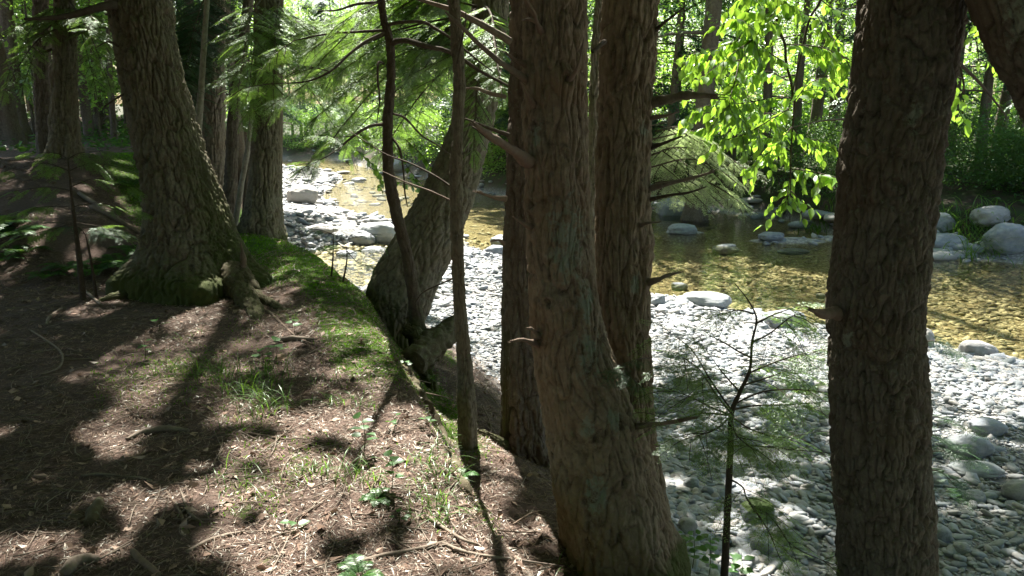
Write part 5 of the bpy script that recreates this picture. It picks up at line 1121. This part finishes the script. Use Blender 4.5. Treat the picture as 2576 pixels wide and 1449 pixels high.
add_sprays('R', [[(2320, 1045, 3.0), (2370, 1052, 3.1), (2420, 1070, 3.2)], [(2320, 1140, 3.0), (2375, 1135, 3.1), (2430, 1150, 3.2)], [(2325, 1180, 3.0), (2370, 1190, 3.1), (2410, 1230, 3.2)], [(2320, 1080, 3.0), (2350, 1095, 3.05), (2390, 1120, 3.1)], [(2325, 860, 3.2), (2350, 858, 3.2), (2372, 868, 3.2)]], rs, size=(.25, .5))
add_sprays('A', [[(1640, 1010, 3.5), (1600, 960, 3.3), (1560, 940, 3.2)], [(1640, 900, 3.6), (1600, 905, 3.4), (1565, 930, 3.3)]], rs, size=(.2, .4))
# ------------------------------------------------------------------ beech with hanging sunlit bough
def build_beech():
    rng = np.random.default_rng(4); bx, by = 4.3, 5.0; th = TREES['Z']['th']
    Y = 4.7; st = [[(1948, -160), (1950, -40), (1951, 0), (1957, 67), (1974, 110), (1978, 160), (1990, 207), (1995, 245), (1999, 262), (1994, 317), (1990, 383), (1989, 440), (1989, 490), (1987, 560)],
      [(2080, -110), (2070, -30), (2060, 10), (2037, 47), (2018, 123), (2001, 200), (1985, 273), (1978, 320)], [(2400, 60), (2412, 150), (2425, 220), (2420, 300)], [(2440, -60), (2448, 20), (2455, 90), (2462, 150)]]
    w = Soup(); top = np.array([bx-.1, by, 4.4])
    for k, line in enumerate(st):
        K = [P(u, v, Y+(.1*k if k < 2 else .3)) for u, v in line]
        m = (top+K[0])/2+np.array([0, 0, .35]); tube(w, [top, m, K[0]], [.035, .022, .010], 8, 20, .1, moss=.2, furrow=.2, lichen=0)
        tube(w, K, [.010, .009, .007, .005, .002], 8, 6*len(K), .15, moss=.2, furrow=.2, lichen=0)
    lat = [[(1955, 60), (1905, 62), (1860, 100), (1800, 122), (1710, 142)], [(1957, 75), (1925, 135), (1880, 152), (1800, 150), (1735, 160)], [(1975, 112), (2040, 115), (2095, 130), (2145, 165)], [(1960, 70), (1920, 40), (1880, 30)],
      [(1990, 207), (1930, 180), (1880, 195), (1840, 240), (1810, 285)], [(1995, 245), (1930, 250), (1850, 262), (1770, 268), (1718, 300)], [(1999, 255), (2030, 215), (2070, 195), (2110, 190)], [(1994, 300), (1930, 285), (1870, 300), (1790, 318), (1750, 330)],
      [(1993, 320), (2020, 348), (2055, 352), (2092, 366)], [(1990, 383), (1950, 350), (1905, 335)], [(1989, 425), (2030, 430), (2065, 437), (2105, 446)], [(1989, 440), (1982, 480), (1975, 520)], [(1989, 480), (2015, 505), (2050, 528)],
      [(2066, 0), (2100, 25), (2145, 45)], [(2037, 47), (2000, 20), (1965, 10)], [(2018, 123), (2070, 135), (2130, 170)], [(1985, 273), (1940, 300), (1880, 335), (1830, 350)], [(1978, 160), (1920, 120), (1870, 60), (1850, 45)], [(1951, 0), (1920, -20), (1870, -10)],
      [(1978, 320), (1950, 370), (1920, 400), (1880, 425)], [(1860, 150), (1850, 200), (1835, 260), (1850, 300)], [(1994, 317), (1970, 345), (1940, 372)], [(2050, 30), (2080, 80), (2110, 110)], [(1910, 60), (1890, 100), (1850, 130), (1760, 200)],
      [(2412, 150), (2395, 240), (2378, 300), (2370, 335)], [(2425, 220), (2410, 270), (2430, 310)], [(2455, 90), (2430, 100), (2400, 110)], [(2462, 150), (2500, 160), (2530, 180)], [(2425, 200), (2390, 190), (2370, 200)], [(2455, 60), (2480, 90), (2500, 80)]]
    lf = Soup()
    for j, line in enumerate(lat):
        Ys = Y+rng.normal(0, .16)+(.3 if line[0][0] > 2200 else 0); dy = rng.normal(0, .25); K = [P(u, v, Ys+dy*i/len(line)) for i, (u, v) in enumerate(line)]; L = np.linalg.norm(np.diff(K, axis=0), axis=1).sum(); n = max(6, int(L/.020)); C = catmull(K, n); T = unit(np.gradient(C, axis=0)); tube(w, C, [.004, .003, .001], 5, moss=.1, furrow=.2, lichen=0)
        C = C[1:]; T = T[1:]; sg = np.where(np.arange(len(C)) % 2, 1, -1)[:, None]; side = unit(np.cross(T, np.array([0, 0, 1.]))+1e-3); d = unit(side*sg*.8+T*.5+np.array([0, 0, -.75])+rng.normal(0, .28, T.shape)); nn = unit(np.array([0, -.5, .8])+rng.normal(0, .45, T.shape))
        leaf6(lf, C+d*.008, d, nn, rng.uniform(.055, .088, len(C)), rng.uniform(.036, .052, len(C)), rng, fold=.5)
        if len(C) > 10 and line[0][0] < 2200:        # side twiglets
            for i in range(3, len(C)-2, 3):
                dd = unit(T[i]*.7+side[i]*(1 if (i//3) % 2 else -1)*.8+np.array([0, 0, -.35])); K2 = np.array([C[i], C[i]+dd*.08, C[i]+dd*.17+np.array([0, 0, -.03])]); C2 = catmull(K2, 6); tube(w, C2, [.002, .001], 4, moss=.1, furrow=.2, lichen=0)
                d2 = unit(dd*.5+np.array([0, 0, -.8])+rng.normal(0, .35, C2.shape)); leaf6(lf, C2, d2, unit(np.array([0, -.5, .8])+rng.normal(0, .45, C2.shape)), rng.uniform(.05, .08, 6), rng.uniform(.034, .048, 6), rng, fold=.5)
    w = w.obj('boughs', TWIG, th); lf.obj('leaves', BEECH, th).parent = w
build_beech()
# leafy sprigs in the middle over the water
def build_sprig():
    rng = np.random.default_rng(6); th = TREES['T2']['th']; lf = Soup(); w = Soup()
    for line in [[(960, 300), (1000, 380), (1040, 440), (1100, 500)], [(930, 420), (980, 450), (1040, 470), (1080, 490)], [(900, 380), (950, 430), (960, 480)], [(1030, 440), (1060, 480), (1070, 540)], [(900, 330), (930, 360), (990, 400)], [(1020, 350), (1070, 400), (1100, 450)]]:
        K = [P(u, v, 7.6+rng.normal(0, .2)) for u, v in line]; C = catmull(K, 26); T = unit(np.gradient(C, axis=0)); tube(w, C, [.005, .002], 5, moss=0, furrow=.2, lichen=0); d = unit(rng.normal(0, .6, T.shape)+T*.4+np.array([0, 0, -.5])); leaf6(lf, C, d, unit(np.array([0, 0, 1.])+rng.normal(0, .4, T.shape)), .07, .05, rng)
    lf.obj('leaves', MAPLE, TREES['M']['th']); w.obj('twigs', TWIG, TREES['M']['th'])
build_sprig()
# ground cover across the river and in the wood
def build_cover():
    rng = np.random.default_rng(66); n = 60000; a = np.radians(rng.uniform(-40, 42, n)); r = np.sqrt(rng.uniform(13**2, 40**2, n)); x = r*np.sin(a); y = r*np.cos(a); dc, dw, dp, far = fields(x, y)
    cl = fbm(x*.45, y*.45, 0*x, 2, 12); ok = (((far > 1.8)) | ((dc < -1.2) & (r > 15))) & (cl > -.08); x, y = x[ok], y[ok]; n = len(x); z = height(x, y)+rng.random(n)**1.5*.45*(cl[ok]+.3)
    d = unit(rng.normal(0, 1, (n, 3))*np.array([1, 1, .3])); nn = unit(rng.normal(0, .4, (n, 3))+np.array([0, 0, 1.])); L = rng.uniform(.07, .16, n); s = Soup(); addcards(s, diamonds(np.stack([x, y, z], -1), d, nn, L, L*.65), rng)
    o = s.obj('ground_cover', FORB, smooth=False); tag(o, 'low leafy ground cover on the far bank and in the dim wood', 'plants', kind='stuff')
build_cover()
